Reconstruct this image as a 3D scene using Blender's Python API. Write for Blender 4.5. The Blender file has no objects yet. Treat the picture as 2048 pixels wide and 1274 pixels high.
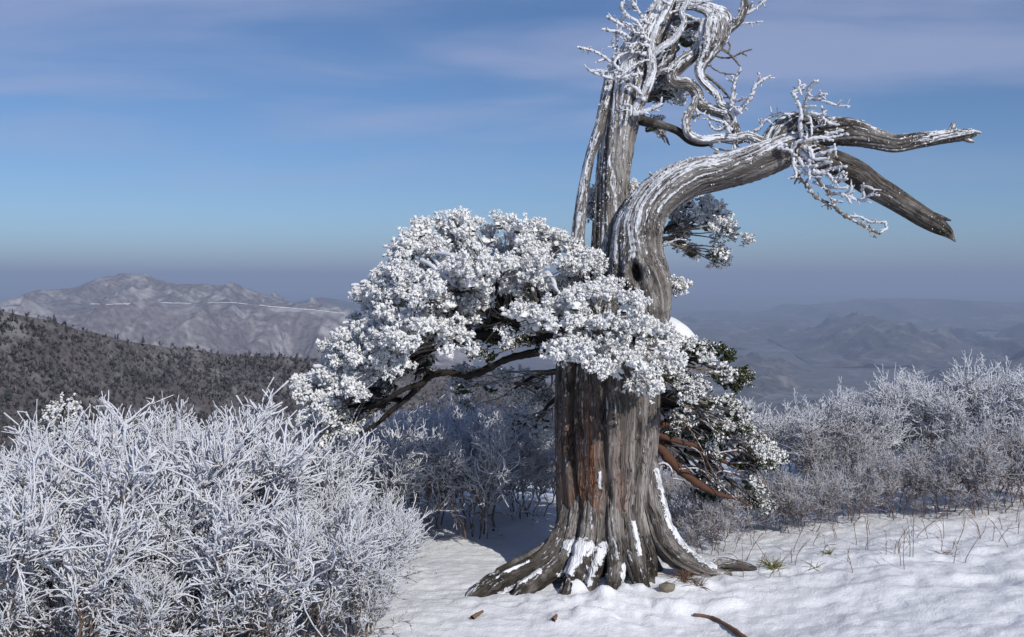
import bpy, math
import numpy as np
from mathutils import Vector, Matrix

# ------------------------------------------------------------------ camera, sky, sun, exposure
S = bpy.context.scene
COL = S.collection
F_PX, CX, CY, HORIZON = 2000.0, 1024.0, 637.0, 560.0
EYE = np.array((0.0, 0.0, 1.65))
PITCH = math.atan((CY - HORIZON) / F_PX)
cam_d = bpy.data.cameras.new('camera')
cam_d.sensor_width = 36.0
cam_d.lens = 36.0 * F_PX / 2048.0
cam_d.clip_start, cam_d.clip_end = 0.05, 120000.0
cam = bpy.data.objects.new('camera', cam_d)
cam.location = EYE
cam.rotation_euler = (math.pi / 2 - PITCH, 0, 0)
COL.objects.link(cam)
S.camera = cam

SUN_EL, SUN_AZ = math.radians(33), math.radians(33)      # azimuth: to the right of straight behind the camera
sun_dir = Vector((math.sin(SUN_AZ) * math.cos(SUN_EL), -math.cos(SUN_AZ) * math.cos(SUN_EL), math.sin(SUN_EL)))
sun_d = bpy.data.lights.new('sun', 'SUN')
sun_d.energy, sun_d.angle, sun_d.color = 4.7, math.radians(0.53), (1.0, 0.95, 0.87)
sun = bpy.data.objects.new('sun', sun_d)
sun.rotation_euler = sun_dir.to_track_quat('Z', 'Y').to_euler()
sun.location = (3, -5, 8)
COL.objects.link(sun)

W = bpy.data.worlds.new('World')
S.world = W
W.use_nodes = True
wn, wl = W.node_tree.nodes, W.node_tree.links
wn.clear()
sky = wn.new('ShaderNodeTexSky')
sky.sky_type = 'NISHITA'
sky.sun_disc = False
sky.sun_elevation = SUN_EL
sky.sun_rotation = math.atan2(sun_dir.x, sun_dir.y)
sky.altitude = 1500
sky.air_density, sky.dust_density, sky.ozone_density = 1.0, 0.15, 2.5
tc = wn.new('ShaderNodeTexCoord')
sep = wn.new('ShaderNodeSeparateXYZ')
wl.new(tc.outputs['Generated'], sep.inputs[0])
def wmath(op, a, b=None, clamp=False):
    n = wn.new('ShaderNodeMath'); n.operation = op; n.use_clamp = clamp
    for i, v in enumerate((a, b)):
        if v is None: continue
        if isinstance(v, (int, float)): n.inputs[i].default_value = v
        else: wl.new(v, n.inputs[i])
    return n.outputs[0]
zc = wmath('ADD', wmath('MAXIMUM', sep.outputs[2], 0.0), 0.09)      # thin cirrus on a high layer
comb = wn.new('ShaderNodeCombineXYZ')
wl.new(wmath('MULTIPLY', wmath('DIVIDE', sep.outputs[0], zc), 0.62), comb.inputs[0])
wl.new(wmath('MULTIPLY', wmath('DIVIDE', sep.outputs[1], zc), 1.15), comb.inputs[1])
rotv = wn.new('ShaderNodeVectorRotate'); rotv.inputs['Angle'].default_value = math.radians(-16)
rotv.rotation_type = 'Z_AXIS'
wl.new(comb.outputs[0], rotv.inputs['Vector'])
cn = wn.new('ShaderNodeTexNoise')
cn.inputs['Scale'].default_value, cn.inputs['Detail'].default_value, cn.inputs['Roughness'].default_value = 0.95, 5.0, 0.5
cn.inputs['Distortion'].default_value = 0.4
wl.new(rotv.outputs[0], cn.inputs['Vector'])
cr = wn.new('ShaderNodeMapRange'); cr.interpolation_type = 'SMOOTHSTEP'
cr.inputs['From Min'].default_value, cr.inputs['From Max'].default_value = 0.38, 0.66
cr.inputs['To Max'].default_value = 0.62
wl.new(cn.outputs['Fac'], cr.inputs['Value'])
elev = wn.new('ShaderNodeMapRange'); elev.interpolation_type = 'SMOOTHSTEP'
elev.inputs['From Min'].default_value, elev.inputs['From Max'].default_value = 0.04, 0.22
wl.new(sep.outputs[2], elev.inputs['Value'])
cfac = wmath('MULTIPLY', cr.outputs[0], elev.outputs[0])
tint = wn.new('ShaderNodeMix'); tint.data_type = 'RGBA'; tint.blend_type = 'MULTIPLY'
tint.inputs[0].default_value = 1.0
low = wn.new('ShaderNodeMapRange'); low.interpolation_type = 'SMOOTHSTEP'
low.inputs['From Min'].default_value, low.inputs['From Max'].default_value = 0.0, 0.16
wl.new(sep.outputs[2], low.inputs['Value'])
tmix = wn.new('ShaderNodeMix'); tmix.data_type = 'RGBA'
tmix.inputs[7].default_value = (0.72, 0.90, 1.14, 1)
murk = wn.new('ShaderNodeMix'); murk.data_type = 'RGBA'      # the far air just over the horizon, beyond the valleys
murk.inputs[6].default_value, murk.inputs[7].default_value = (0.56, 0.68, 0.92, 1), (0.72, 0.90, 1.14, 1)
mz = wn.new('ShaderNodeMapRange'); mz.interpolation_type = 'SMOOTHSTEP'
mz.inputs['From Min'].default_value, mz.inputs['From Max'].default_value = 0.0, 0.07
wl.new(sep.outputs[2], mz.inputs['Value']); wl.new(mz.outputs[0], murk.inputs[0]); wl.new(murk.outputs[2], tmix.inputs[6])
wl.new(low.outputs[0], tmix.inputs[0]); wl.new(tmix.outputs[2], tint.inputs[7])
wl.new(sky.outputs[0], tint.inputs[6])
cmix = wn.new('ShaderNodeMix'); cmix.data_type = 'RGBA'
cmix.inputs[7].default_value = (5.3, 6.0, 8.8, 1)
wl.new(cfac, cmix.inputs[0]); wl.new(tint.outputs[2], cmix.inputs[6])
bg = wn.new('ShaderNodeBackground'); bg.inputs['Strength'].default_value = 0.088
wl.new(cmix.outputs[2], bg.inputs['Color'])
wo = wn.new('ShaderNodeOutputWorld'); wl.new(bg.outputs[0], wo.inputs['Surface'])
vs = S.view_settings
vs.view_transform, vs.look, vs.gamma, vs.exposure, vs.use_curve_mapping = 'Standard', 'None', 1.0, -0.24, False
S.cycles.use_denoising = True
S.cycles.max_bounces = 6
S.cycles.diffuse_bounces = 3
S.cycles.volume_bounces = 0

# ------------------------------------------------------------------ helpers
_f = np.array((0, math.cos(PITCH), -math.sin(PITCH)))
_u = np.array((0, math.sin(PITCH), math.cos(PITCH)))
_r = np.array((1.0, 0, 0))
def at(px, py, Y):
    """point at ground distance Y seen in direction of photo pixel (px, py)"""
    px, py, Y = np.broadcast_arrays(np.asarray(px, float), np.asarray(py, float), np.asarray(Y, float))
    d = _f + ((px - CX) / F_PX)[..., None] * _r + ((CY - py) / F_PX)[..., None] * _u
    return EYE + d * (Y / d[..., 1])[..., None]

def _hash(ix, iy, iz, seed):
    h = (ix.astype(np.int64) * 374761393 + iy.astype(np.int64) * 668265263 + iz.astype(np.int64) * 2147483647 + seed * 1274126177) & 0xffffffff
    h = ((h ^ (h >> 13)) * 1274126177) & 0xffffffff
    h = ((h ^ (h >> 16)) * 2246822519) & 0xffffffff
    return ((h ^ (h >> 15)) & 0xffffff) / float(0xffffff)
def noise(P, seed=0):
    """value noise, -1..1, P (...,3)"""
    P = np.asarray(P, float)
    i = np.floor(P).astype(np.int64); f = P - i
    f = f * f * f * (f * (f * 6 - 15) + 10)
    x, y, z = i[..., 0], i[..., 1], i[..., 2]
    r = 0
    for dx in (0, 1):
        wx = f[..., 0] if dx else 1 - f[..., 0]
        for dy in (0, 1):
            wy = f[..., 1] if dy else 1 - f[..., 1]
            for dz in (0, 1):
                wz = f[..., 2] if dz else 1 - f[..., 2]
                r = r + wx * wy * wz * _hash(x + dx, y + dy, z + dz, seed)
    return r * 2 - 1
def fbm(P, octaves=4, seed=0, gain=0.5, ridged=False):
    P = np.asarray(P, float); a, s, t = 1.0, 0.0, 0.0
    for o in range(octaves):
        n = noise(P * 2.03 ** o + 17.3 * o, seed + o)
        s = s + a * ((1 - 2 * np.abs(n)) if ridged else n); t += a; a *= gain
    return s / t
def sstep(a, b, x):
    t = np.clip((x - a) / (b - a), 0, 1); return t * t * (3 - 2 * t)

def mesh(name, V, faces, attrs=None, smooth=True):
    """faces: list of (n,3) / (n,4) index arrays; attrs: name -> (n,) or (n,3) point data"""
    me = bpy.data.meshes.new(name)
    V = np.asarray(V, np.float32)
    faces = [np.asarray(f, np.int32) for f in faces if len(f)]
    me.vertices.add(len(V)); me.vertices.foreach_set('co', V.ravel())
    loops = np.concatenate([f.ravel() for f in faces])
    sizes = np.concatenate([np.full(len(f), f.shape[1], np.int32) for f in faces])
    starts = np.concatenate([[0], np.cumsum(sizes)[:-1]]).astype(np.int32)
    me.loops.add(len(loops)); me.loops.foreach_set('vertex_index', loops)
    me.polygons.add(len(sizes)); me.polygons.foreach_set('loop_start', starts)
    try: me.polygons.foreach_set('loop_total', sizes)
    except Exception: pass
    me.polygons.foreach_set('use_smooth', np.full(len(sizes), smooth))
    for k, a in (attrs or {}).items():
        a = np.asarray(a, np.float32)
        if a.ndim == 1:
            me.attributes.new(k, 'FLOAT', 'POINT').data.foreach_set('value', a)
        else:
            me.attributes.new(k, 'FLOAT_VECTOR', 'POINT').data.foreach_set('vector', a.ravel())
    me.update(calc_edges=True)
    return me
def link(name, me, mat=None, parent=None, **props):
    o = bpy.data.objects.new(name, me)
    COL.objects.link(o)
    if me is not None and mat is not None and not me.materials:
        me.materials.append(mat)
    if parent is not None: o.parent = parent
    for k, v in props.items(): o[k] = v
    return o
def empty(name, loc, **props):
    o = bpy.data.objects.new(name, None); o.empty_display_size = 0.2
    o.location = [float(c) for c in loc]; COL.objects.link(o)
    for k, v in props.items(): o[k] = v
    return o

class Acc:
    def __init__(self): self.V, self.F, self.A, self.n = [], [], {}, 0
    def add(self, V, faces, **attrs):
        V = np.asarray(V).reshape(-1, 3)
        self.V.append(V)
        for f in faces: self.F.append(np.asarray(f) + self.n)
        for k, a in attrs.items():
            a = np.asarray(a, float)
            if a.ndim == 0: a = np.full(len(V), float(a))
            self.A.setdefault(k, []).append(a)
        self.n += len(V)
    def mesh(self, name, origin=(0, 0, 0), smooth=True):
        return mesh(name, np.concatenate(self.V) - np.asarray(origin), self.F, {k: np.concatenate(v) for k, v in self.A.items()}, smooth)

def tubes(P, R, sides=5, rng=None, jitter=0.0):
    """batch of tapered tubes: P (N,n,3), R (N,n) -> V, faces; closed by a tip point"""
    P, R = np.asarray(P, float), np.asarray(R, float)
    N, n, _ = P.shape
    T = np.gradient(P, axis=1); T /= np.linalg.norm(T, axis=2, keepdims=True) + 1e-12
    m = T.mean(axis=1)
    ref = np.where(np.abs(m[:, 2:3]) < 0.8, np.array((0, 0, 1.0)), np.array((1.0, 0, 0)))[:, None, :]
    A = np.cross(T, np.broadcast_to(ref, T.shape)); A /= np.linalg.norm(A, axis=2, keepdims=True) + 1e-12
    B = np.cross(T, A)
    th = np.arange(sides) * 2 * np.pi / sides
    rad = np.repeat(R[:, :, None], sides, 2)
    if jitter and rng is not None: rad = rad * (1 + jitter * rng.uniform(-1, 1, rad.shape))
    V = P[:, :, None, :] + rad[..., None] * (np.cos(th)[:, None] * A[:, :, None, :] + np.sin(th)[:, None] * B[:, :, None, :])
    tip = P[:, -1] + T[:, -1] * R[:, -1:] * 0.9
    base = np.arange(N) * (n * sides + 1)
    k = np.arange(n - 1)[:, None] * sides; s = np.arange(sides)[None]; s2 = (s + 1) % sides
    q = np.stack([k + s, k + s2, k + sides + s2, k + sides + s], -1).reshape(-1, 4)
    Q = (base[:, None, None] + q).reshape(-1, 4)
    l = (n - 1) * sides
    t = np.stack([l + np.arange(sides), l + (np.arange(sides) + 1) % sides, np.full(sides, n * sides)], -1)
    Tt = (base[:, None, None] + t).reshape(-1, 3)
    VV = np.concatenate([V.reshape(N, -1, 3), tip[:, None]], 1).reshape(-1, 3)
    return VV, [Q, Tt]
def tube_attr(A, sides):
    """per-ring values (N,n) -> per-vertex of tubes()"""
    A = np.asarray(A, float)
    return np.concatenate([np.repeat(A, sides, axis=1), A[:, -1:]], 1).ravel()

def catmull(C, n):
    C = np.asarray(C, float)
    seg = np.linalg.norm(np.diff(C[:, :3], axis=0), axis=1)
    t = np.concatenate([[0], np.cumsum(np.sqrt(seg) + 1e-9)]); u = np.linspace(0, t[-1], n)
    P = np.vstack([2 * C[0] - C[1], C, 2 * C[-1] - C[-2]])
    tt = np.concatenate([[t[0] - (t[1] - t[0])], t, [t[-1] + (t[-1] - t[-2])]])
    i = np.clip(np.searchsorted(t, u, 'right') - 1, 0, len(C) - 2)
    p0, p1, p2, p3 = P[i], P[i + 1], P[i + 2], P[i + 3]
    t0, t1, t2, t3 = tt[i], tt[i + 1], tt[i + 2], tt[i + 3]
    L = lambda a, b, ta, tb: a + (b - a) * ((u - ta) / (tb - ta))[:, None]
    a1, a2, a3 = L(p0, p1, t0, t1), L(p1, p2, t1, t2), L(p2, p3, t2, t3)
    b1, b2 = L(a1, a2, t0, t2), L(a2, a3, t1, t3)
    return L(b1, b2, t1, t2)

# ------------------------------------------------------------------ materials
class Mat:
    def __init__(self, name):
        self.m = bpy.data.materials.new(name); self.m.use_nodes = True
        self.n, self.l = self.m.node_tree.nodes, self.m.node_tree.links
        self.b = self.n['Principled BSDF']
        self.b.inputs['Specular IOR Level'].default_value = 0.25
    def node(self, t, **kw):
        n = self.n.new(t)
        for k, v in kw.items():
            if hasattr(n, k): setattr(n, k, v)
        return n
    def put(self, v, sock):
        if isinstance(v, (int, float)): sock.default_value = v
        elif isinstance(v, (tuple, list)): sock.default_value = tuple(v) + ((1,) if len(v) == 3 and len(sock.default_value) == 4 else ())
        else: self.l.new(v, sock)
    def math(self, op, a, b=0.0, clamp=False):
        n = self.node('ShaderNodeMath', operation=op, use_clamp=clamp)
        self.put(a, n.inputs[0]); self.put(b, n.inputs[1]); return n.outputs[0]
    def mix(self, f, a, b):
        n = self.node('ShaderNodeMix', data_type='RGBA')
        self.put(f, n.inputs[0]); self.put(a, n.inputs[6]); self.put(b, n.inputs[7]); return n.outputs[2]
    def ramp(self, v, lo, hi, a=0.0, b=1.0):
        n = self.node('ShaderNodeMapRange', interpolation_type='SMOOTHSTEP')
        self.put(v, n.inputs[0])
        for i, x in enumerate((lo, hi, a, b)): n.inputs[i + 1].default_value = x
        return n.outputs[0]
    def attr(self, name, vec=False):
        n = self.node('ShaderNodeAttribute'); n.attribute_name = name
        return n.outputs['Vector'] if vec else n.outputs['Fac']
    def vmul(self, v, k):
        n = self.node('ShaderNodeVectorMath', operation='MULTIPLY'); self.put(v, n.inputs[0]); n.inputs[1].default_value = k
        return n.outputs[0]
    def pos(self): return self.node('ShaderNodeNewGeometry').outputs['Position']
    def ndot(self, d):
        n = self.node('ShaderNodeVectorMath', operation='DOT_PRODUCT')
        self.l.new(self.node('ShaderNodeNewGeometry').outputs['Normal'], n.inputs[0])
        n.inputs[1].default_value = Vector(d).normalized(); return n.outputs['Value']
    def noise(self, v, scale, detail=3.0, rough=0.55, dist=0.0):
        n = self.node('ShaderNodeTexNoise')
        self.put(v, n.inputs['Vector']); n.inputs['Scale'].default_value = scale
        n.inputs['Detail'].default_value = detail; n.inputs['Roughness'].default_value = rough; n.inputs['Distortion'].default_value = dist
        return n.outputs['Fac']
    def bump(self, h, dist, strength=1.0):
        n = self.node('ShaderNodeBump'); n.inputs['Strength'].default_value = strength; n.inputs['Distance'].default_value = dist
        self.l.new(h, n.inputs['Height']); self.l.new(n.outputs[0], self.b.inputs['Normal'])
    def out(self, col, rough=0.8):
        self.put(col, self.b.inputs['Base Color']); self.put(rough, self.b.inputs['Roughness']); return self.m

WIND = (-0.55, -0.25, 0.70)        # rime grows on the windward side: left and up
RIME = (0.74, 0.76, 0.81)
def wood_material():
    M = Mat('weathered_wood')
    g = M.attr('grain', True)
    bend = M.node('ShaderNodeTexNoise'); M.put(g, bend.inputs['Vector']); bend.inputs['Scale'].default_value = 4.5; bend.inputs['Detail'].default_value = 2.0
    off = M.node('ShaderNodeVectorMath', operation='MULTIPLY_ADD'); M.l.new(bend.outputs['Color'], off.inputs[0]); off.inputs[1].default_value = (0.05, 0.05, 0.0); M.l.new(g, off.inputs[2])
    g = off.outputs[0]
    fine = M.noise(M.vmul(g, (95, 95, 4.5)), 1.0, 4.0, 0.65, 0.3)
    wide = M.noise(M.vmul(g, (22, 22, 1.2)), 1.0, 4.0, 0.55, 0.3)
    blot = M.noise(g, 6.0, 4.0, 0.6)
    line = lambda v, w: M.ramp(M.math('ABSOLUTE', M.math('SUBTRACT', v, 0.5)), 0.0, w, 1.0, 0.0)
    crack = M.math('MULTIPLY', line(M.noise(M.vmul(g, (26, 26, 1.5)), 1.0, 2.0, 0.5, 0.5), 0.045), M.ramp(blot, 0.40, 0.60))
    crack2 = M.math('MULTIPLY', line(M.noise(M.vmul(g, (58, 58, 3.4)), 1.0, 2.0, 0.5, 0.5), 0.035), M.ramp(blot, 0.40, 0.62, 0.15, 0.7))
    crack = M.math('MAXIMUM', crack, crack2)
    col = M.mix(M.ramp(wide, 0.34, 0.66), (0.110, 0.100, 0.094), (0.36, 0.337, 0.322))
    col = M.mix(M.ramp(fine, 0.32, 0.56, 0.62, 0.0), col, (0.06, 0.048, 0.04))
    red = M.math('MULTIPLY', M.attr('red'), M.ramp(wide, 0.34, 0.60))
    col = M.mix(M.math('MULTIPLY', red, 0.9), col, M.mix(M.ramp(fine, 0.35, 0.65), (0.075, 0.028, 0.014), (0.30, 0.115, 0.045)))
    col = M.mix(M.math('MULTIPLY', M.attr('dark'), M.ramp(blot, 0.22, 0.52)), col, M.mix(fine, (0.022, 0.018, 0.015), (0.075, 0.066, 0.055)))
    col = M.mix(M.math('MULTIPLY', M.attr('groove'), 0.75, True), col, (0.035, 0.028, 0.024))
    col = M.mix(M.math('MULTIPLY', crack, 0.85), col, (0.018, 0.014, 0.012))
    spk = M.noise(M.vmul(g, (70, 70, 26)), 1.0, 3.0, 0.6)
    streak = M.noise(M.vmul(g, (42, 42, 2.2)), 1.0, 3.0, 0.6)
    r = M.math('ADD', M.math('MULTIPLY', spk, 0.75), M.math('MULTIPLY', streak, 1.0))
    r = M.math('ADD', r, M.math('MULTIPLY', M.ndot(WIND), 0.20))
    r = M.math('ADD', r, M.math('MULTIPLY', M.attr('rime'), 0.85))
    r = M.math('SUBTRACT', r, M.math('MULTIPLY', M.attr('groove'), 0.15))
    m = M.ramp(r, 1.27, 1.40)
    sn = M.math('ADD', M.attr('snow'), M.math('MULTIPLY', M.math('SUBTRACT', M.noise(g, 30, 5.0, 0.7), 0.5), 2.2))
    m = M.math('MAXIMUM', m, M.ramp(sn, 0.48, 0.56))
    col = M.mix(m, col, RIME)
    h = M.math('ADD', M.math('MULTIPLY', fine, 0.6), M.math('ADD', M.math('MULTIPLY', wide, 0.8), M.math('SUBTRACT', M.math('MULTIPLY', m, 0.7), M.math('MULTIPLY', crack, 1.2))))
    M.bump(h, 0.012, 1.0)
    return M.out(col, 0.85)
def twig_material(name, bark, bark2, bias):
    M = Mat(name)
    p = M.node('ShaderNodeTexCoord').outputs['Object']
    n = M.noise(p, 55, 3.0, 0.6); f = M.noise(p, 220, 2.0)
    v = M.math('ADD', M.attr('frost'), M.math('MULTIPLY', M.math('SUBTRACT', n, 0.5), 1.7))
    v = M.math('ADD', v, M.math('MULTIPLY', M.ndot(WIND), 0.34))
    m = M.ramp(M.math('ADD', v, bias), 0.38, 0.62)
    col = M.mix(m, M.mix(n, bark, bark2), M.mix(f, (0.58, 0.60, 0.66), RIME))
    M.bump(f, 0.006, 0.8)
    return M.out(col, 0.75)
def foliage_material():
    M = Mat('rimed_needles')
    p = M.node('ShaderNodeTexCoord').outputs['Object']
    n = M.noise(p, 60, 3.0, 0.6); f = M.noise(p, 260, 2.0)
    v = M.math('ADD', M.attr('frost'), M.math('MULTIPLY', M.math('SUBTRACT', n, 0.5), 0.9))
    v = M.math('ADD', v, M.math('MULTIPLY', M.ndot((-0.35, -0.3, 0.75)), 0.20))
    m = M.ramp(v, 0.35, 0.60)
    green = M.mix(M.noise(p, 20), (0.018, 0.026, 0.012), (0.055, 0.065, 0.022))
    col = M.mix(m, green, M.mix(f, (0.76, 0.77, 0.785), (0.90, 0.90, 0.895)))
    M.bump(f, 0.006, 0.7)
    return M.out(col, 0.7)
def snow_material():
    M = Mat('snow')
    p = M.pos()
    a = M.noise(p, 14, 4.0, 0.6); b = M.noise(p, 90, 3.0, 0.6)
    col = M.mix(a, (0.72, 0.745, 0.80), (0.82, 0.835, 0.86))
    M.bump(M.math('ADD', M.math('MULTIPLY', a, 0.8), M.math('MULTIPLY', b, 0.35)), 0.03, 0.55)
    M.b.inputs['Subsurface Weight'].default_value = 0.0
    return M.out(col, 0.55)
def slope_material(name, dark, light, scale, snow=(0.5, 0.5, 0.53), snow_amt=0.35, stretch=(1, 1, 1)):
    M = Mat(name)
    p = M.vmul(M.pos(), stretch)
    a = M.noise(p, scale, 6.0, 0.62); b = M.noise(p, scale * 9, 4.0, 0.65); c = M.noise(p, scale * 2.7, 5.0, 0.6, 0.6)
    col = M.mix(M.ramp(b, 0.3, 0.7), dark, light)
    s = M.math('MULTIPLY', M.ramp(M.math('ADD', M.math('MULTIPLY', a, 0.6), M.math('MULTIPLY', c, 0.5)), 0.52, 0.70), snow_amt)
    col = M.mix(s, col, snow)
    return M.out(col, 0.95)
def plain(name, col, rough=0.8, var=0.25, scale=30):
    M = Mat(name)
    n = M.noise(M.node('ShaderNodeTexCoord').outputs['Object'], scale, 3.0)
    return M.out(M.mix(n, tuple(c * (1 - var) for c in col), tuple(min(1, c * (1 + var)) for c in col)), rough)

m_wood = wood_material()
m_twig = twig_material('rimed_twig', (0.10, 0.075, 0.06), (0.19, 0.15, 0.125), 0.0)
m_twig2 = twig_material('lightly_rimed_twig', (0.11, 0.06, 0.045), (0.23, 0.165, 0.135), 0.0)
m_deadtwig = twig_material('rimed_dead_wood', (0.12, 0.10, 0.085), (0.25, 0.22, 0.19), 0.05)
m_fol = foliage_material()
m_snow = snow_material()
m_bough = plain('shade_toned_bough_bark', (0.021, 0.017, 0.0155), 0.85, 0.5, 40)  # near-black: the crown's shadow on the boughs is painted into the bark colour
m_red = twig_material('red_brown_bark', (0.055, 0.028, 0.020), (0.13, 0.062, 0.040), -0.12)

# ------------------------------------------------------------------ ground
def ground_h(x, y, fine=True):
    x, y = np.asarray(x, float), np.asarray(y, float)
    z = -0.40 + 0.10 * np.clip(x - 1.1, 0, 6) + 0.075 * np.clip(5.2 - y, 0, 9)
    r = np.hypot(x, y)
    d = np.clip(y - 8.3 - 0.25 * np.clip(x, 0, 8), 0, None)
    z = z - 0.055 * d ** 1.6 / (1 + 0.03 * d ** 0.9)
    z = z - 0.02 * np.clip(-x - 3.5, 0, None) ** 1.5
    z = np.maximum(z, -60 - 0.2 * r)
    near = np.exp(-(r / 16) ** 4)
    P = np.stack([x, y, np.zeros_like(x)], -1)
    z = z + near * (0.05 * noise(P * 0.9, 3) + 0.012 * noise(P * np.array((2.2, 3.2, 1)), 4))
    if fine:
        z = z + near * (0.008 * noise(P * np.array((4, 8, 1)), 5) + 0.012 * fbm(P * np.array((13, 22, 1)), 3, 6, 0.65))
        # crusty clods kicked up round the roots
        q = np.exp(-(((x - 0.62) / 0.75) ** 2 + ((y - 6.35) / 0.42) ** 2))
        c = np.clip(noise(P * 7.0, 9) - 0.12, 0, 1) * 0.11 + np.clip(noise(P * 12.0, 10), 0, 1) * 0.05 + 0.02 * np.abs(noise(P * 24.0, 11))
        z = z + q * (0.035 + 0.8 * c)
        # footsteps trodden to the right of the tree
        f = np.exp(-(((x - 3.0) / 2.2) ** 2 + ((y - 6.3) / 1.2) ** 2))
        z = z - f * 0.02 * sstep(0.15, 0.7, noise(P * np.array((3.3, 4.2, 1)), 12)) + f * 0.012 * noise(P * np.array((9, 13, 1)), 13)
    return z
az = np.radians(np.concatenate([np.linspace(-180, -62, 24)[:-1], np.linspace(-62, -31, 30)[:-1], np.linspace(-31, 31, 350)[:-1], np.linspace(31, 62, 30)[:-1], np.linspace(62, 180, 25)]))
rad = np.concatenate([np.linspace(0.05, 4.3, 26)[:-1], np.linspace(4.3, 9.8, 230)[:-1], np.geomspace(9.8, 70, 46)])
A_, R_ = np.meshgrid(az, rad)
gx, gy = R_ * np.sin(A_), R_ * np.cos(A_)
def grid_faces(nr, nc):
    i = (np.arange(nr - 1)[:, None] * nc + np.arange(nc - 1)[None]).ravel()
    return np.stack([i, i + 1, i + nc + 1, i + nc], -1)
V = np.stack([gx, gy, ground_h(gx, gy)], -1).reshape(-1, 3)
link('snow_ground', mesh('snow_ground', V, [grid_faces(*A_.shape)[:, ::-1]]), m_snow, kind='structure')

VALLEY = -620.0
az2 = np.radians(np.linspace(-180, 180, 181)); rad2 = np.geomspace(60, 46000, 80)
A_, R_ = np.meshgrid(az2, rad2)
gx, gy = R_ * np.sin(A_), R_ * np.cos(A_)
edge = ground_h(60 * np.sin(A_), 60 * np.cos(A_), False) - 0.6
down = edge + (VALLEY - edge) * sstep(0, 1, (R_ - 60) / 3200.0) ** 0.8
P = np.stack([gx, gy, np.zeros_like(gx)], -1)
down = down + sstep(800, 6000, R_) * 45 * (fbm(P / 1500.0, 3, 40) - 0.3) - 12 * sstep(60, 120, R_)
V = np.stack([gx, gy, np.minimum(down, edge)], -1).reshape(-1, 3)
m_valley = slope_material('valley_forest', (0.07, 0.07, 0.075), (0.16, 0.155, 0.16), 0.0016)
link('valley_ground', mesh('valley_ground', V, [grid_faces(*A_.shape)[:, ::-1]]), m_valley, kind='structure')

# ------------------------------------------------------------------ hills and far mountains
def ridge(name, crest, Ycrest, Yfoot, zfoot, amp, spur, mat, nu=240, nv=70, seed=0, rough=0.0, back=1.0, power=1.15):
    """a hill: crest line traced by pixel at its distance, slope coming towards the valley, and a far side"""
    c = np.asarray(crest, float)
    pxs = np.linspace(c[0, 0], c[-1, 0], nu)
    pys = np.interp(pxs, c[:, 0], c[:, 1])
    k = np.ones(5) / 5; pys = np.convolve(np.pad(pys, 2, 'edge'), k, 'valid')
    Yc = np.interp(pxs, c[:, 0], c[:, 2]) if c.shape[1] > 2 else np.full(nu, float(Ycrest))
    Yf = Yc * Yfoot
    top = at(pxs, pys, Yc)
    v = np.concatenate([np.linspace(-0.5, 0, 12)[:-1], np.linspace(0, 1, nv)])
    t = np.abs(v)
    X = top[None, :, 0] + 0 * v[:, None]
    Yg = np.where(v[:, None] < 0, Yc[None] + (Yc - Yf)[None] * (-v[:, None]) * back, Yc[None] - (Yc - Yf)[None] * v[:, None])
    X = X * (Yg / Yc[None]) ** 0.6
    prof = (t ** power)[:, None]
    Z = top[None, :, 2] * (1 - prof) + zfoot * prof
    P = np.stack([X / spur, Yg / (spur * 2.6), np.zeros_like(X)], -1)
    wob = 0.35 * fbm(P * 1.3, 3, seed + 20)[..., None]
    n = fbm(P + wob, 5, seed, 0.5, True)
    env = np.clip(t * 3.2, 0, 1)[:, None] * np.clip(1.25 - t, 0, 1)[:, None]
    uu = np.linspace(0, 1, nu)[None]; env = env * sstep(0, 0.14, uu) * sstep(1, 0.86, uu)
    Z = Z + amp * env * (n - 0.25) + rough * fbm(P * 6, 3, seed + 7)
    Vv = np.stack([X, Yg, Z], -1).reshape(-1, 3)
    o = link(name, mesh(name, Vv, [grid_faces(len(v), nu)]), mat, kind='structure')
    return np.stack([X, Yg, Z], -1), o

m_far = slope_material('far_snowy_woods', (0.09, 0.075, 0.078), (0.22, 0.195, 0.195), 0.0030, (0.60, 0.58, 0.57), 0.60)
m_hills = slope_material('hazy_woods', (0.035, 0.035, 0.04), (0.11, 0.10, 0.095), 0.003, (0.34, 0.31, 0.29), 0.5)
summit, _ = ridge('mountain', [(-160, 640), (0, 617), (60, 602), (110, 590), (160, 571), (205, 553), (250, 550), (300, 552), (335, 566), (380, 568), (430, 571), (485, 573), (520, 586), (560, 598), (600, 610), (650, 622), (720, 640), (820, 664)],
      7200, 0.80, -260, 170, 330, m_far, 260, 60, 1)
shelf, _ = ridge('mountain_ridge', [(-180, 615), (0, 612), (100, 606), (190, 608), (300, 607), (400, 607), (450, 604), (550, 612), (680, 624), (800, 640), (950, 672)],
      5900, 0.70, -620, 380, 480, m_far, 340, 90, 2, power=0.95)
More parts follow.
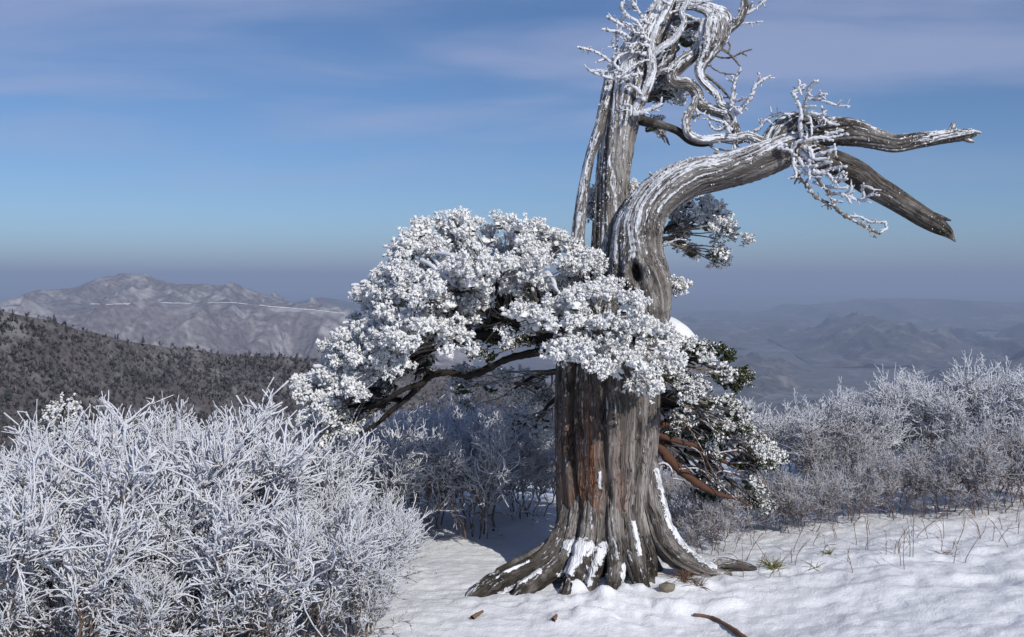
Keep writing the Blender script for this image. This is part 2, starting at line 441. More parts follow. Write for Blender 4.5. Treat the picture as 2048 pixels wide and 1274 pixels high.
for i, (crest, Yc, amp, sp) in enumerate([
    ([(520, 640), (590, 604), (640, 594), (690, 601), (760, 622), (860, 640), (1000, 650), (1200, 640)], 12500, 60, 700),
    ([(1250, 655), (1440, 632), (1560, 618), (1655, 605), (1741, 600), (1809, 596), (1895, 599), (2048, 606), (2250, 600)], 17000, 90, 900),
    ([(1150, 640), (1280, 645), (1348, 640), (1399, 648), (1444, 651), (1519, 655), (1587, 651), (1638, 659), (1740, 680), (1900, 700)], 12500, 90, 700),
    ([(1560, 690), (1638, 667), (1690, 643), (1738, 630), (1775, 639), (1826, 663), (1878, 677), (1963, 688), (2048, 676), (2200, 660)], 9800, 150, 520),
    ([(1180, 690), (1330, 712), (1485, 722), (1560, 738), (1620, 764), (1690, 800)], 6600, 90, 380),
    ([(1700, 830), (1775, 797), (1860, 770), (1963, 749), (2048, 724), (2200, 690)], 5600, 90, 330),
    ([(1520, 850), (1604, 815), (1672, 788), (1724, 786), (1775, 801), (1860, 840)], 4300, 50, 260)]):
    ridge('distant_hill', crest, Yc, 0.74 if i < 4 else 0.80, VALLEY - 15, amp * 1.6, sp, m_hills, 150, 44, 60 + i * 5)

# snowed-up road along the shelf, a cleared ski piste and fields in the valley
m_track = plain('far_snow', (0.78, 0.77, 0.77), 0.8, 0.06, 0.01)
def drape(name, grid, u0, u1, row, width, mat, wander=0.0, seed=0, thick=4.0, **kw):
    nu = grid.shape[1]; rng = np.random.default_rng(seed)
    us = np.arange(int(u0 * (nu - 1)), int(u1 * (nu - 1)) + 1)
    w = width * (0.6 + 0.8 * rng.random(len(us)))
    c = grid[row, us].copy()
    V = np.concatenate([c + np.stack([0 * w, 0 * w, w + thick], -1), c + np.stack([0 * w, -w * 2, thick - w * 0.6], -1)])
    n = len(us); i = np.arange(n - 1)
    return link(name, mesh(name, V, [np.stack([i, i + n, i + n + 1, i + 1], -1)]), mat, kind='structure', **kw)
drape('snow_road', shelf, 0.32, 0.50, 12, 2.0, m_track, seed=3)
drape('snow_road', shelf, 0.53, 0.60, 12, 1.4, m_track, seed=4)
drape('snow_road', shelf, 0.62, 0.77, 12, 2.0, m_track, seed=5)
rp = np.random.default_rng(8)
for uc, w, r0, r1, nm in ((0.394, 3, 6, 11, 'snow_clearing'), (0.394, 2, 13, 22, 'snow_clearing'), (0.335, 2, 5, 7, 'snow_clearing')):
    c0 = int(uc * (shelf.shape[1] - 1)); src = shelf if r0 > 11 else summit
    if src is summit: c0 = int((265 + 160) / 980 * (summit.shape[1] - 1)) + int(rp.integers(-3, 3)); r0, r1 = r0 + 38, r1 + 38
    rows = np.arange(r0, r1 + 1); L_ = src[rows, c0 - w] + np.array((0, 0, 6.0)); R_ = src[rows, c0 + w] + np.array((0, 0, 6.0))
    L_ += rp.normal(0, 6, L_.shape) * np.array((1, 1, 0)); R_ += rp.normal(0, 6, R_.shape) * np.array((1, 1, 0))
    n_ = len(rows); ii = np.arange(n_ - 1)
    link(nm, mesh(nm, np.vstack([L_, R_]), [np.stack([ii, ii + 1, ii + n_ + 1, ii + n_], -1)]), m_track, kind='structure')

m_hill = slope_material('hillside_floor', (0.055, 0.048, 0.048), (0.12, 0.108, 0.108), 0.03, (0.34, 0.34, 0.36), 0.35)
hill, _ = ridge('hillside', [(-420, 590, 560), (-150, 606, 600), (0, 624, 640), (40, 630, 650), (100, 643, 670), (160, 658, 700), (230, 676, 730), (300, 690, 770), (380, 700, 820), (450, 708, 860), (540, 713, 900), (640, 717, 930), (760, 727, 960), (900, 740, 980), (1100, 765, 990), (1400, 830, 1000)],
      800, 0.62, -150, 16, 60, m_hill, 300, 90, 5, rough=1.5, power=0.85)

# trees of the hillside
rng = np.random.default_rng(11)
m_conifer = plain('conifer_green', (0.045, 0.052, 0.045), 0.9, 0.5, 0.6)
def conifer_mesh(seed):
    r = np.random.default_rng(seed); a = Acc()
    V, Fq = tubes(np.array([[(0, 0, -0.6), (0, 0, 2.0), (0, 0, 5.0)]]), np.array([[0.16, 0.12, 0.05]]), 5)
    a.add(V, Fq)
    for k in range(9):
        z = 1.0 + 4.4 * k / 8; R = (1.75 - 1.45 * k / 8) * r.uniform(0.8, 1.15); m = 9
        th = np.arange(m) * 2 * np.pi / m + r.uniform(0, 6)
        rr = R * r.uniform(0.45, 1.15, m)
        ring = np.stack([rr * np.cos(th), rr * np.sin(th), np.full(m, z) - 0.35 * R * r.uniform(0.3, 1.3, m)], -1)
        ring += np.array((r.uniform(-.12, .12), r.uniform(-.12, .12), 0))
        V = np.vstack([ring, [(0, 0, z + 0.95)]])
        f = np.stack([np.arange(m), (np.arange(m) + 1) % m, np.full(m, m)], -1)
        a.add(V, [f])
    return a.mesh('hill_conifer', smooth=False)
cmeshes = [conifer_mesh(s) for s in range(4)]
for c in cmeshes: c.materials.append(m_conifer)
hv, hu = hill.shape[:2]
placed = 0
while placed < 230:
    iv, iu = rng.integers(11, 85), rng.integers(60, 235)
    p = hill[iv, iu]
    if noise(np.array([p / 70.0]), 31)[0] + 0.5 * noise(np.array([p / 22.0]), 32)[0] < rng.uniform(-0.35, 0.5): continue
    o = link('conifer', cmeshes[placed % 4], None, None, label='small dark conifer among bare trees on the wooded hillside', category='conifer', group='dark conifers dotted over the hillside')
    o.location = p + np.array((rng.uniform(-3, 3), rng.uniform(-3, 3), -0.2)); s = rng.uniform(0.4, 1.0) * rng.uniform(0.7, 1.6)
    o.scale = (s * 1.1, s * 1.1, s); o.rotation_euler = (0, 0, rng.uniform(0, 6.28)); placed += 1
# bare frosted wood: an uncountable mass of twiggy crowns
def bare_wood(n):
    iv = rng.uniform(8, hv - 6, n); iu = rng.uniform(45, 245, n)
    a0, b0 = iv.astype(int), iu.astype(int); fa, fb = (iv - a0)[:, None], (iu - b0)[:, None]
    base = (hill[a0, b0] * (1 - fa) * (1 - fb) + hill[a0 + 1, b0] * fa * (1 - fb) + hill[a0, b0 + 1] * (1 - fa) * fb + hill[a0 + 1, b0 + 1] * fa * fb)
    H = rng.uniform(1.2, 5.6, n) * (0.75 + 0.5 * (noise(base / 40.0, 55) + 1) / 2)
    m = 10
    th = rng.uniform(0, 6.28, (n, m)); el = rng.uniform(0.1, 1.25, (n, m)); L = H[:, None] * rng.uniform(0.4, 0.75, (n, m))
    o = base[:, None] + np.stack([0 * th, 0 * th, H[:, None] * rng.uniform(0.0, 0.5, (n, m))], -1)
    d = np.stack([np.cos(th) * np.sin(el), np.sin(th) * np.sin(el), np.cos(el)], -1)
    tip = o + d * L[..., None]
    w = np.stack([-np.sin(th), np.cos(th), 0 * th], -1) * (L * rng.uniform(0.12, 0.26, (n, m)))[..., None]
    mid = o + d * (L * 0.55)[..., None]
    V = np.stack([o, mid + w, tip, mid - w], 2).reshape(-1, 3)
    f = np.arange(n * m * 4).reshape(-1, 4)
    c = np.repeat(np.clip(0.26 + 0.9 * fbm(base / np.array((90.0, 90, 30)), 4, 77) + rng.normal(0, 0.14, n), 0, 1), m * 4)
    return V, f, c
V, f, c = bare_wood(11500)
Mb = Mat('bare_wood_twigs')
colb = Mb.mix(Mb.attr('frost'), (0.052, 0.045, 0.046), (0.235, 0.225, 0.235))
link('bare_forest', mesh('bare_forest', V, [f], {'frost': c}, False), Mb.out(colb, 0.95), kind='stuff', label='bare grey-brown woodland covering the near hillside', category='forest')

# ------------------------------------------------------------------ the old yew tree
TREE = at(1212, 1146, 7.0)
tree = empty('yew_tree', TREE, label='gnarled old yew with hollow grey trunk and rime-white boughs', category='tree')
def part(name, me, mat, parent=tree, **kw): return link(name, me, mat, parent, **kw)

def sweep(ctrl, n, m, amp=0.10, ridges=9.0, twist=0.6, seed=0, flat=1.0, rime=0.5, dark=0.0, red=None, warp=None, gk=1.0, close=True, stretch=1.4, flat_dir=(0, 1, 0), snow=None):
    """fluted limb. ctrl rows: px, py, Y, radius in px. flat: thickness along Y relative to width"""
    c = np.asarray(ctrl, float)
    C = np.concatenate([at(c[:, 0], c[:, 1], c[:, 2]), (c[:, 3] * c[:, 2] / F_PX)[:, None]], 1)
    S_ = catmull(C, n); P, R = S_[:, :3], np.maximum(S_[:, 3], 0.0008)
    T = np.gradient(P, axis=0); T /= np.linalg.norm(T, axis=1, keepdims=True)
    D = np.broadcast_to(np.array(flat_dir, float), T.shape)
    A = np.cross(D, T); A /= np.linalg.norm(A, axis=1, keepdims=True) + 1e-9
    B = np.cross(T, A)                                    # points away from the camera (+Y)
    s = np.concatenate([[0], np.cumsum(np.linalg.norm(np.diff(P, axis=0), axis=1))])
    th = np.arange(m) * 2 * np.pi / m
    TH, SS = np.meshgrid(th, s)
    tw = TH + twist * SS
    k = ridges / 2.2
    G = np.stack([np.cos(tw) * k, np.sin(tw) * k, SS * stretch + 0 * TH], -1)
    big = noise(G * 0.45 + seed * 3.1, seed)
    r1 = 1 - np.abs(noise(G + seed * 1.7, seed + 1)) * 2
    r2 = 1 - np.abs(noise(G * np.array((2.6, 2.6, 1.6)) + seed, seed + 2)) * 2
    disp = amp * (0.9 * big + 0.70 * r1 + 0.40 * r2)
    groove = np.clip(-(0.8 * r1 + 0.6 * r2) + 0.1, 0, 1) * gk
    Rr = R[:, None] * (1 + disp)
    if warp is not None: Rr, groove = warp(Rr, groove, TH, SS, P, s)
    V = P[:, None, :] + Rr[..., None] * (np.cos(TH)[..., None] * A[:, None, :] + flat * np.sin(TH)[..., None] * B[:, None, :])
    grain = np.stack([np.cos(tw) * R[:, None], np.sin(tw) * R[:, None], SS + seed * 3.7], -1)
    i = np.arange(n - 1)[:, None] * m; j = np.arange(m)[None]; j2 = (j + 1) % m
    Q = np.stack([i + j, i + j2, i + m + j2, i + m + j], -1).reshape(-1, 4)
    Vv = V.reshape(-1, 3); faces = [Q]
    att = dict(grain=grain.reshape(-1, 3), groove=groove.ravel(), rime=np.full(n * m, float(rime)) if np.isscalar(rime) else np.repeat(np.interp(np.linspace(0, 1, n), *zip(*rime)), m),
               dark=np.full(n * m, float(dark)) if np.isscalar(dark) else np.repeat(np.interp(np.linspace(0, 1, n), *zip(*dark)), m), red=np.zeros(n * m), snow=np.zeros(n * m))
    if red is not None: att['red'] = red(Vv)
    if snow is not None:
        att['snow'] = snow(Vv); ctr = np.repeat(P, m, 0); o_ = Vv - ctr; o_ /= np.linalg.norm(o_, axis=1, keepdims=True)
        Vv = Vv + o_ * (0.012 * sstep(0.35, 0.9, att['snow'] + 0.25 * noise(Vv * 40, 5)))[:, None]
    if close:
        tip = np.array([P[-1] + T[-1] * R[-1] * 0.5])
        Vv = np.vstack([Vv, tip]); l = (n - 1) * m
        faces.append(np.stack([l + np.arange(m), l + (np.arange(m) + 1) % m, np.full(m, n * m)], -1))
        att = {a: np.concatenate([v, v[-1:]]) for a, v in att.items()}
    return Vv, faces, att, (P, R, T, V)
wood_surf = []           # surfaces that carry grown rime grains
def limb(name, ctrl, n, m, grains=0, **kw):
    V, f, att, info = sweep(ctrl, n, m, **kw)
    o = part(name, mesh(name, V - TREE, f, att), m_wood)
    if grains: wood_surf.append((o, info[3], grains))
    return o, info

# trunk -----------------------------------------------------------------
def ang(d): return math.radians(d)
def lobe(TH, c, w):
    d = (TH - c + np.pi) % (2 * np.pi) - np.pi
    return np.exp(-(d / w) ** 2)
FRONT = -np.pi / 2     # theta where sin = -1: towards the camera
def trunk_warp(Rr, groove, TH, SS, P, s):
    z = P[:, 2][:, None] - TREE[2]
    # tall hollow left of a proud, smooth right-hand column
    hol = lobe(TH, FRONT - ang(40), ang(34)) * sstep(0.10, 0.35, z)
    Rr = Rr * (1 - 0.15 * hol)
    seam = lobe(TH, FRONT - ang(4) + 0.10 * np.sin(z * 4), ang(4.5)) * sstep(0.05, 0.30, z)
    Rr = Rr * (1 - 0.13 * seam)
    seam2 = lobe(TH, FRONT - ang(52) + 0.12 * np.sin(z * 3 + 1), ang(5)) * sstep(0.3, 0.5, z)
    Rr = Rr * (1 - 0.16 * seam2)
    Rr = Rr * (1 + 0.05 * lobe(TH, FRONT + ang(28), ang(26)))
    groove = np.clip(groove + seam * 0.9 + seam2, 0, 1)
    # buttresses running into the roots
    fl = np.exp(-np.clip(z + 0.12, 0, None) / 0.15)
    for c, w, a in ((FRONT - ang(78), ang(15), 0.75), (FRONT - ang(48), ang(12), 0.55), (FRONT - ang(22), ang(9), 0.55), (FRONT + ang(2), ang(9), 0.55), (FRONT + ang(33), ang(11), 0.6), (FRONT + ang(80), ang(14), 0.5), (FRONT + ang(140), ang(16), 0.6), (FRONT - ang(140), ang(16), 0.6)):
        Rr = Rr * (1 + a * fl * lobe(TH, c, w))
    cut = lobe(TH, FRONT - ang(35), ang(7)) + lobe(TH, FRONT - ang(10), ang(5)) + lobe(TH, FRONT + ang(17), ang(6)) + lobe(TH, FRONT + ang(56), ang(8))
    Rr = Rr * (1 - 0.10 * cut * sstep(0.45, 0.0, z))
    groove = np.clip(groove + 0.5 * cut * sstep(0.4, 0.0, z), 0, 1)
    return Rr, groove
def pix(V):
    d = V - EYE; k = d @ _f
    return CX + F_PX * d[:, 0] / k, CY - F_PX * (d @ _u) / k
def near_line(V, lines):
    x, y = pix(V); best = np.zeros(len(V))
    for pts, w in lines:
        for (x0, y0), (x1, y1) in zip(pts[:-1], pts[1:]):
            t = np.clip(((x - x0) * (x1 - x0) + (y - y0) * (y1 - y0)) / ((x1 - x0) ** 2 + (y1 - y0) ** 2), 0, 1)
            best = np.maximum(best, np.clip(1.15 - np.hypot(x - x0 - t * (x1 - x0), y - y0 - t * (y1 - y0)) / w * 0.62, 0, 1))
    return best
def trunk_snow(V):
    b = near_line(V, [([(1134, 1090), (1165, 1090), (1176, 1096)], 15), ([(1165, 1096), (1150, 1118), (1140, 1142)], 12), ([(1208, 1092), (1200, 1112), (1184, 1140), (1176, 1160)], 11),
        ([(1232, 1036), (1227, 1075), (1219, 1112)], 4.5), ([(1266, 1046), (1274, 1080), (1279, 1108)], 6), ([(1246, 1130), (1246, 1162)], 5), ([(1200, 945), (1200, 975)], 3.5)])
    return b * (V[:, 1] < 7.0)
def trunk_red(V):
    p = np.stack([V[:, 0] - TREE[0], V[:, 2] - TREE[2]], -1)
    e = ((p[:, 0] + 0.20) / 0.13) ** 2 + ((p[:, 1] - 0.82) / 0.50) ** 2
    e2 = ((p[:, 0] - 0.08) / 0.04) ** 2 + ((p[:, 1] - 0.75) / 0.35) ** 2
    return np.clip(np.exp(-e) * 1.6 + 0.7 * np.exp(-e2) + 0.06, 0, 1)
trunk, trunk_i = limb('trunk', [(1212, 1216, 7.0, 100), (1212, 1160, 7.0, 99), (1210, 1110, 7.0, 96), (1208, 1050, 7.0, 93), (1208, 980, 7.0, 95), (1211, 900, 7.0, 101), (1214, 820, 7.0, 104), (1216, 740, 7.0, 102), (1222, 660, 7.0, 94), (1232, 600, 7.0, 70), (1236, 560, 7.0, 40)],
     290, 220, amp=0.040, gk=0.45, ridges=24, twist=0.10, seed=1, rime=[(0, 0.12), (0.3, 0.16), (1, 0.30)], dark=[(0, .9), (.10, .6), (.2, .0), (.5, .0), (.62, .5), (1, .5)], red=trunk_red, snow=trunk_snow, warp=trunk_warp, flat=0.9, stretch=0.9)  # dark: blackened base; higher up, the foliage's shadow painted into the wood colour

# big roots
root_spec = [
    ([(1150, 960, 7.02, 18), (1140, 1040, 6.91, 23), (1114, 1098, 6.79, 27), (1074, 1130, 6.66, 27), (1022, 1153, 6.54, 25), (970, 1182, 6.45, 20), (940, 1206, 6.38, 13), (926, 1228, 6.34, 5)], 0.95),
    ([(1160, 980, 6.92, 14), (1150, 1060, 6.81, 17), (1130, 1114, 6.69, 18), (1082, 1158, 6.50, 16), (1036, 1190, 6.38, 12), (1010, 1214, 6.32, 5)], 1.0),
    ([(1186, 960, 6.85, 14), (1182, 1040, 6.76, 17), (1168, 1105, 6.65, 19), (1146, 1160, 6.48, 17), (1126, 1206, 6.33, 11), (1114, 1240, 6.26, 4)], 1.0),
    ([(1226, 960, 6.81, 14), (1230, 1040, 6.73, 17), (1234, 1105, 6.63, 18), (1228, 1160, 6.46, 15), (1210, 1206, 6.32, 9), (1198, 1240, 6.25, 4)], 1.0),
    ([(1206, 980, 6.84, 10), (1204, 1050, 6.75, 12), (1197, 1120, 6.63, 13), (1180, 1175, 6.44, 10), (1166, 1210, 6.34, 5)], 1.0),
    ([(1252, 960, 6.83, 14), (1258, 1040, 6.74, 17), (1268, 1110, 6.65, 19), (1284, 1172, 6.47, 14), (1308, 1212, 6.34, 9), (1334, 1236, 6.27, 4)], 1.0),
    ([(1274, 980, 6.90, 14), (1282, 1050, 6.81, 15), (1296, 1120, 6.72, 15), (1304, 1168, 6.56, 10), (1318, 1196, 6.48, 4)], 1.0),
    ([(1286, 880, 6.97, 16), (1299, 960, 6.90, 20), (1308, 1020, 6.87, 25), (1322, 1072, 6.82, 26), (1352, 1110, 6.76, 23), (1392, 1136, 6.70, 19), (1432, 1150, 6.66, 14), (1462, 1152, 6.65, 8)], 0.25),
    ([(1418, 1138, 6.70, 9), (1440, 1128, 6.72, 12), (1468, 1130, 6.72, 10), (1496, 1136, 6.72, 9), (1512, 1139, 6.72, 5)], 0.8),
]
def root_snow(V):
    b = near_line(V, [([(1138, 1094), (1165, 1092), (1176, 1098)], 14), ([(1165, 1098), (1150, 1120), (1140, 1142)], 11), ([(1208, 1092), (1200, 1112), (1184, 1140), (1176, 1160)], 10), ([(1246, 1130), (1246, 1162)], 4), ([(1266, 1046), (1274, 1080), (1279, 1108)], 5), ([(1312, 940), (1326, 1000), (1340, 1050), (1366, 1088), (1404, 1122), (1430, 1134)], 5), ([(1080, 1142), (1030, 1172), (1000, 1186)], 4), ([(1118, 1150), (1150, 1126)], 5), ([(1210, 1150), (1190, 1196)], 5), ([(1252, 1160), (1258, 1196)], 4), ([(1000, 1150), (1060, 1122)], 2.5), ([(1096, 1180), (1112, 1196)], 5)])
    return b
for i, (c, dk) in enumerate(root_spec):
    limb('root', c, 110, 56, amp=0.17, ridges=12, twist=0.7, seed=20 + i, rime=0.20, dark=[(0, 0.0), (0.3, 0.1), (0.55, dk), (1, dk)], flat=1.0, snow=root_snow)

# two stems and the great limb
limb('upright_stem', [(1222, 800, 7.12, 50), (1214, 640, 7.12, 40), (1217, 540, 7.12, 31), (1219, 480, 7.12, 29), (1224, 400, 7.12, 29), (1232, 310, 7.11, 30), (1243, 240, 7.1, 33), (1252, 185, 7.1, 35), (1264, 130, 7.1, 33), (1290, 75, 7.1, 29), (1318, 30, 7.12, 24), (1340, -10, 7.14, 21), (1352, -60, 7.15, 20), (1356, -110, 7.16, 8)],
     280, 100, amp=0.15, ridges=10, twist=0.55, seed=3, rime=[(0, .2), (.35, .33), (.6, .46), (1, .58)], grains=1500)
limb('split_strand', [(1160, 560, 7.14, 14), (1155, 480, 7.12, 12), (1161, 420, 7.1, 11), (1170, 360, 7.09, 10), (1181, 310, 7.08, 9), (1200, 250, 7.06, 10), (1214, 190, 7.05, 11), (1228, 130, 7.05, 10), (1240, 100, 7.05, 5)],
     150, 40, amp=0.2, ridges=5, twist=1.2, seed=5, rime=0.45, grains=350)
KNOT = at(1270, 542, 6.83)
def limb_warp(Rr, groove, TH, SS, P, s):
    # swollen scar with a hollow knot facing the viewer's side
    zk = KNOT[2]
    i = int(np.argmin(np.abs(P[:, 2] - zk))); s0 = s[i]
    R0 = 0.165
    dth = (TH - (FRONT - ang(12)) + np.pi) % (2 * np.pi) - np.pi
    d = np.sqrt((dth * R0 / 0.036) ** 2 + ((SS - s0) / 0.070) ** 2)
    Rr = Rr + 0.035 * np.exp(-((d - 1.45) / 0.75) ** 2) - 0.115 * sstep(1.15, 0.45, d)
    Rr = Rr + 0.006 * np.sin(d * 9.0) * np.exp(-((d - 2.0) / 1.3) ** 2)
    groove = np.clip(groove * sstep(0.5, 2.6, d) + 0.9 * sstep(1.1, 0.6, d) + 0.35 * (np.sin(d * 9.0) < -0.3) * np.exp(-((d - 2.0) / 1.2) ** 2), 0, 1)
    return Rr, groove
limb('great_limb', [(1240, 830, 7.02, 40), (1274, 700, 6.99, 52), (1281, 630, 6.98, 56), (1279, 565, 6.97, 60), (1274, 505, 6.96, 49), (1280, 450, 6.95, 44), (1302, 408, 6.94, 40), (1340, 376, 6.92, 38), (1385, 355, 6.9, 36), (1435, 345, 6.88, 34), (1490, 332, 6.86, 33), (1540, 314, 6.85, 32), (1580, 297, 6.85, 30), (1612, 290, 6.86, 22), (1630, 292, 6.87, 10)],
     370, 124, amp=0.085, ridges=17, twist=0.9, seed=7, rime=[(0, .18), (.3, .26), (.42, .40), (.6, .42), (.75, .34), (1, .40)], warp=limb_warp, grains=1700, stretch=1.1)
limb('forked_arm', [(1536, 312, 6.9, 24), (1560, 276, 6.9, 27), (1592, 258, 6.9, 28), (1650, 262, 6.9, 26), (1702, 264, 6.88, 24), (1748, 277, 6.86, 19), (1789, 288, 6.84, 16), (1839, 281, 6.82, 14), (1893, 273, 6.8, 12), (1935, 268, 6.78, 10), (1952, 266, 6.78, 5), (1962, 265, 6.78, 1.5)],
     240, 80, amp=0.16, ridges=9, twist=1.6, seed=9, rime=[(0, .3), (.5, .30), (1, .48)], dark=0.55, grains=450)
limb('broken_arm', [(1570, 292, 6.88, 18), (1612, 303, 6.88, 20), (1655, 319, 6.87, 22), (1701, 340, 6.86, 24), (1751, 374, 6.84, 22), (1801, 406, 6.82, 20), (1845, 434, 6.8, 18), (1877, 453, 6.79, 15), (1897, 467, 6.78, 9), (1911, 483, 6.78, 1.5)],
     220, 80, amp=0.15, ridges=9, twist=0.3, seed=12, rime=0.16, dark=0.75, grains=90)
for c, w in (([(1893, 274, 6.8, 6), (1903, 258, 6.8, 6), (1908, 246, 6.8, 5)], 0), ([(1915, 272, 6.79, 5), (1938, 281, 6.78, 4), (1948, 284, 6.78, 2)], 1)):
    limb('snag', c, 20, 16, amp=0.2, ridges=5, seed=14 + w, rime=0.5)
limb('splinter', [(1846, 426, 6.8, 9), (1876, 434, 6.79, 6), (1902, 441, 6.78, 1.5)], 30, 20, amp=0.2, ridges=5, seed=61, rime=0.2, dark=.6)
limb('splinter', [(1860, 446, 6.78, 8), (1886, 456, 6.77, 5), (1904, 462, 6.76, 1.2)], 30, 20, amp=0.2, ridges=5, seed=62, rime=0.2, dark=.7)
# twisted dead tops
limb('fan_arm', [(1352, 10, 7.05, 9), (1385, 8, 7.04, 10), (1418, 18, 7.02, 12), (1438, 36, 7.0, 23), (1433, 62, 6.98, 28), (1424, 88, 6.97, 22), (1414, 112, 6.96, 13), (1400, 138, 6.96, 9), (1404, 158, 6.96, 7), (1420, 176, 6.96, 7), (1436, 192, 6.96, 6), (1441, 207, 6.96, 6), (1456, 214, 6.96, 7), (1466, 228, 6.95, 6)],
     220, 56, amp=0.24, ridges=8, twist=0.8, seed=16, rime=.52, flat=0.6, grains=500)
limb('arched_arm', [(1300, 150, 7.2, 30), (1318, 100, 7.22, 30), (1338, 62, 7.22, 24), (1362, 46, 7.2, 16), (1395, 50, 7.18, 10), (1425, 62, 7.14, 7)], 110, 48, amp=0.2, ridges=8, seed=18, rime=.40, dark=.4, grains=150)
limb('speckled_arm', [(1402, 84, 7.08, 8), (1390, 106, 7.06, 12), (1366, 126, 7.04, 14), (1346, 146, 7.02, 14), (1348, 163, 7.0, 12), (1374, 166, 7.0, 12), (1393, 184, 7.0, 12), (1400, 206, 7.0, 11), (1424, 219, 6.99, 10), (1449, 229, 6.98, 9), (1466, 244, 6.97, 9), (1476, 270, 6.96, 8)],
     170, 40, amp=0.16, ridges=6, twist=1.2, seed=22, rime=.40, grains=350)
limb('looped_arm', [(1394, 190, 6.98, 5), (1385, 214, 6.97, 7), (1372, 242, 6.96, 8), (1378, 268, 6.95, 8), (1402, 280, 6.94, 8), (1442, 276, 6.92, 8), (1471, 278, 6.9, 9), (1494, 274, 6.88, 9), (1524, 288, 6.86, 11), (1560, 308, 6.84, 12)],
     150, 36, amp=0.17, ridges=6, twist=1.2, seed=24, rime=.45, grains=300)
limb('dark_branch', [(1272, 236, 7.08, 10), (1290, 242, 7.06, 9), (1320, 249, 7.04, 7), (1354, 261, 7.01, 7), (1381, 281, 6.98, 7), (1405, 288, 6.96, 5), (1425, 287, 6.95, 3)],
     80, 28, amp=0.15, ridges=5, seed=26, rime=-0.2, dark=1.0)
limb('rimed_riser', [(1268, 236, 7.03, 11), (1272, 222, 7.0, 11), (1288, 192, 6.99, 10), (1305, 146, 6.98, 10), (1303, 110, 6.98, 9), (1305, 83, 6.99, 7), (1315, 56, 7.0, 7), (1334, 18, 7.02, 6), (1350, -15, 7.04, 5)],
     130, 44, amp=0.16, ridges=6, seed=28, rime=.55, grains=550)
limb('rimed_riser', [(1303, 112, 6.98, 7), (1322, 96, 6.97, 7), (1344, 83, 6.96, 7), (1359, 64, 6.95, 6.5), (1369, 44, 6.95, 6), (1364, 24, 6.95, 5.5), (1376, 4, 6.95, 5), (1384, -14, 6.95, 3)],
     100, 36, amp=0.16, ridges=6, seed=29, rime=.60, grains=400)
limb('snag', [(1450, 66, 6.98, 8), (1464, 54, 6.98, 8), (1480, 37, 6.98, 8), (1488, 15, 6.98, 7), (1490, -12, 6.98, 6), (1492, -40, 6.98, 4)], 70, 32, amp=0.16, ridges=6, seed=30, rime=.42, grains=120)

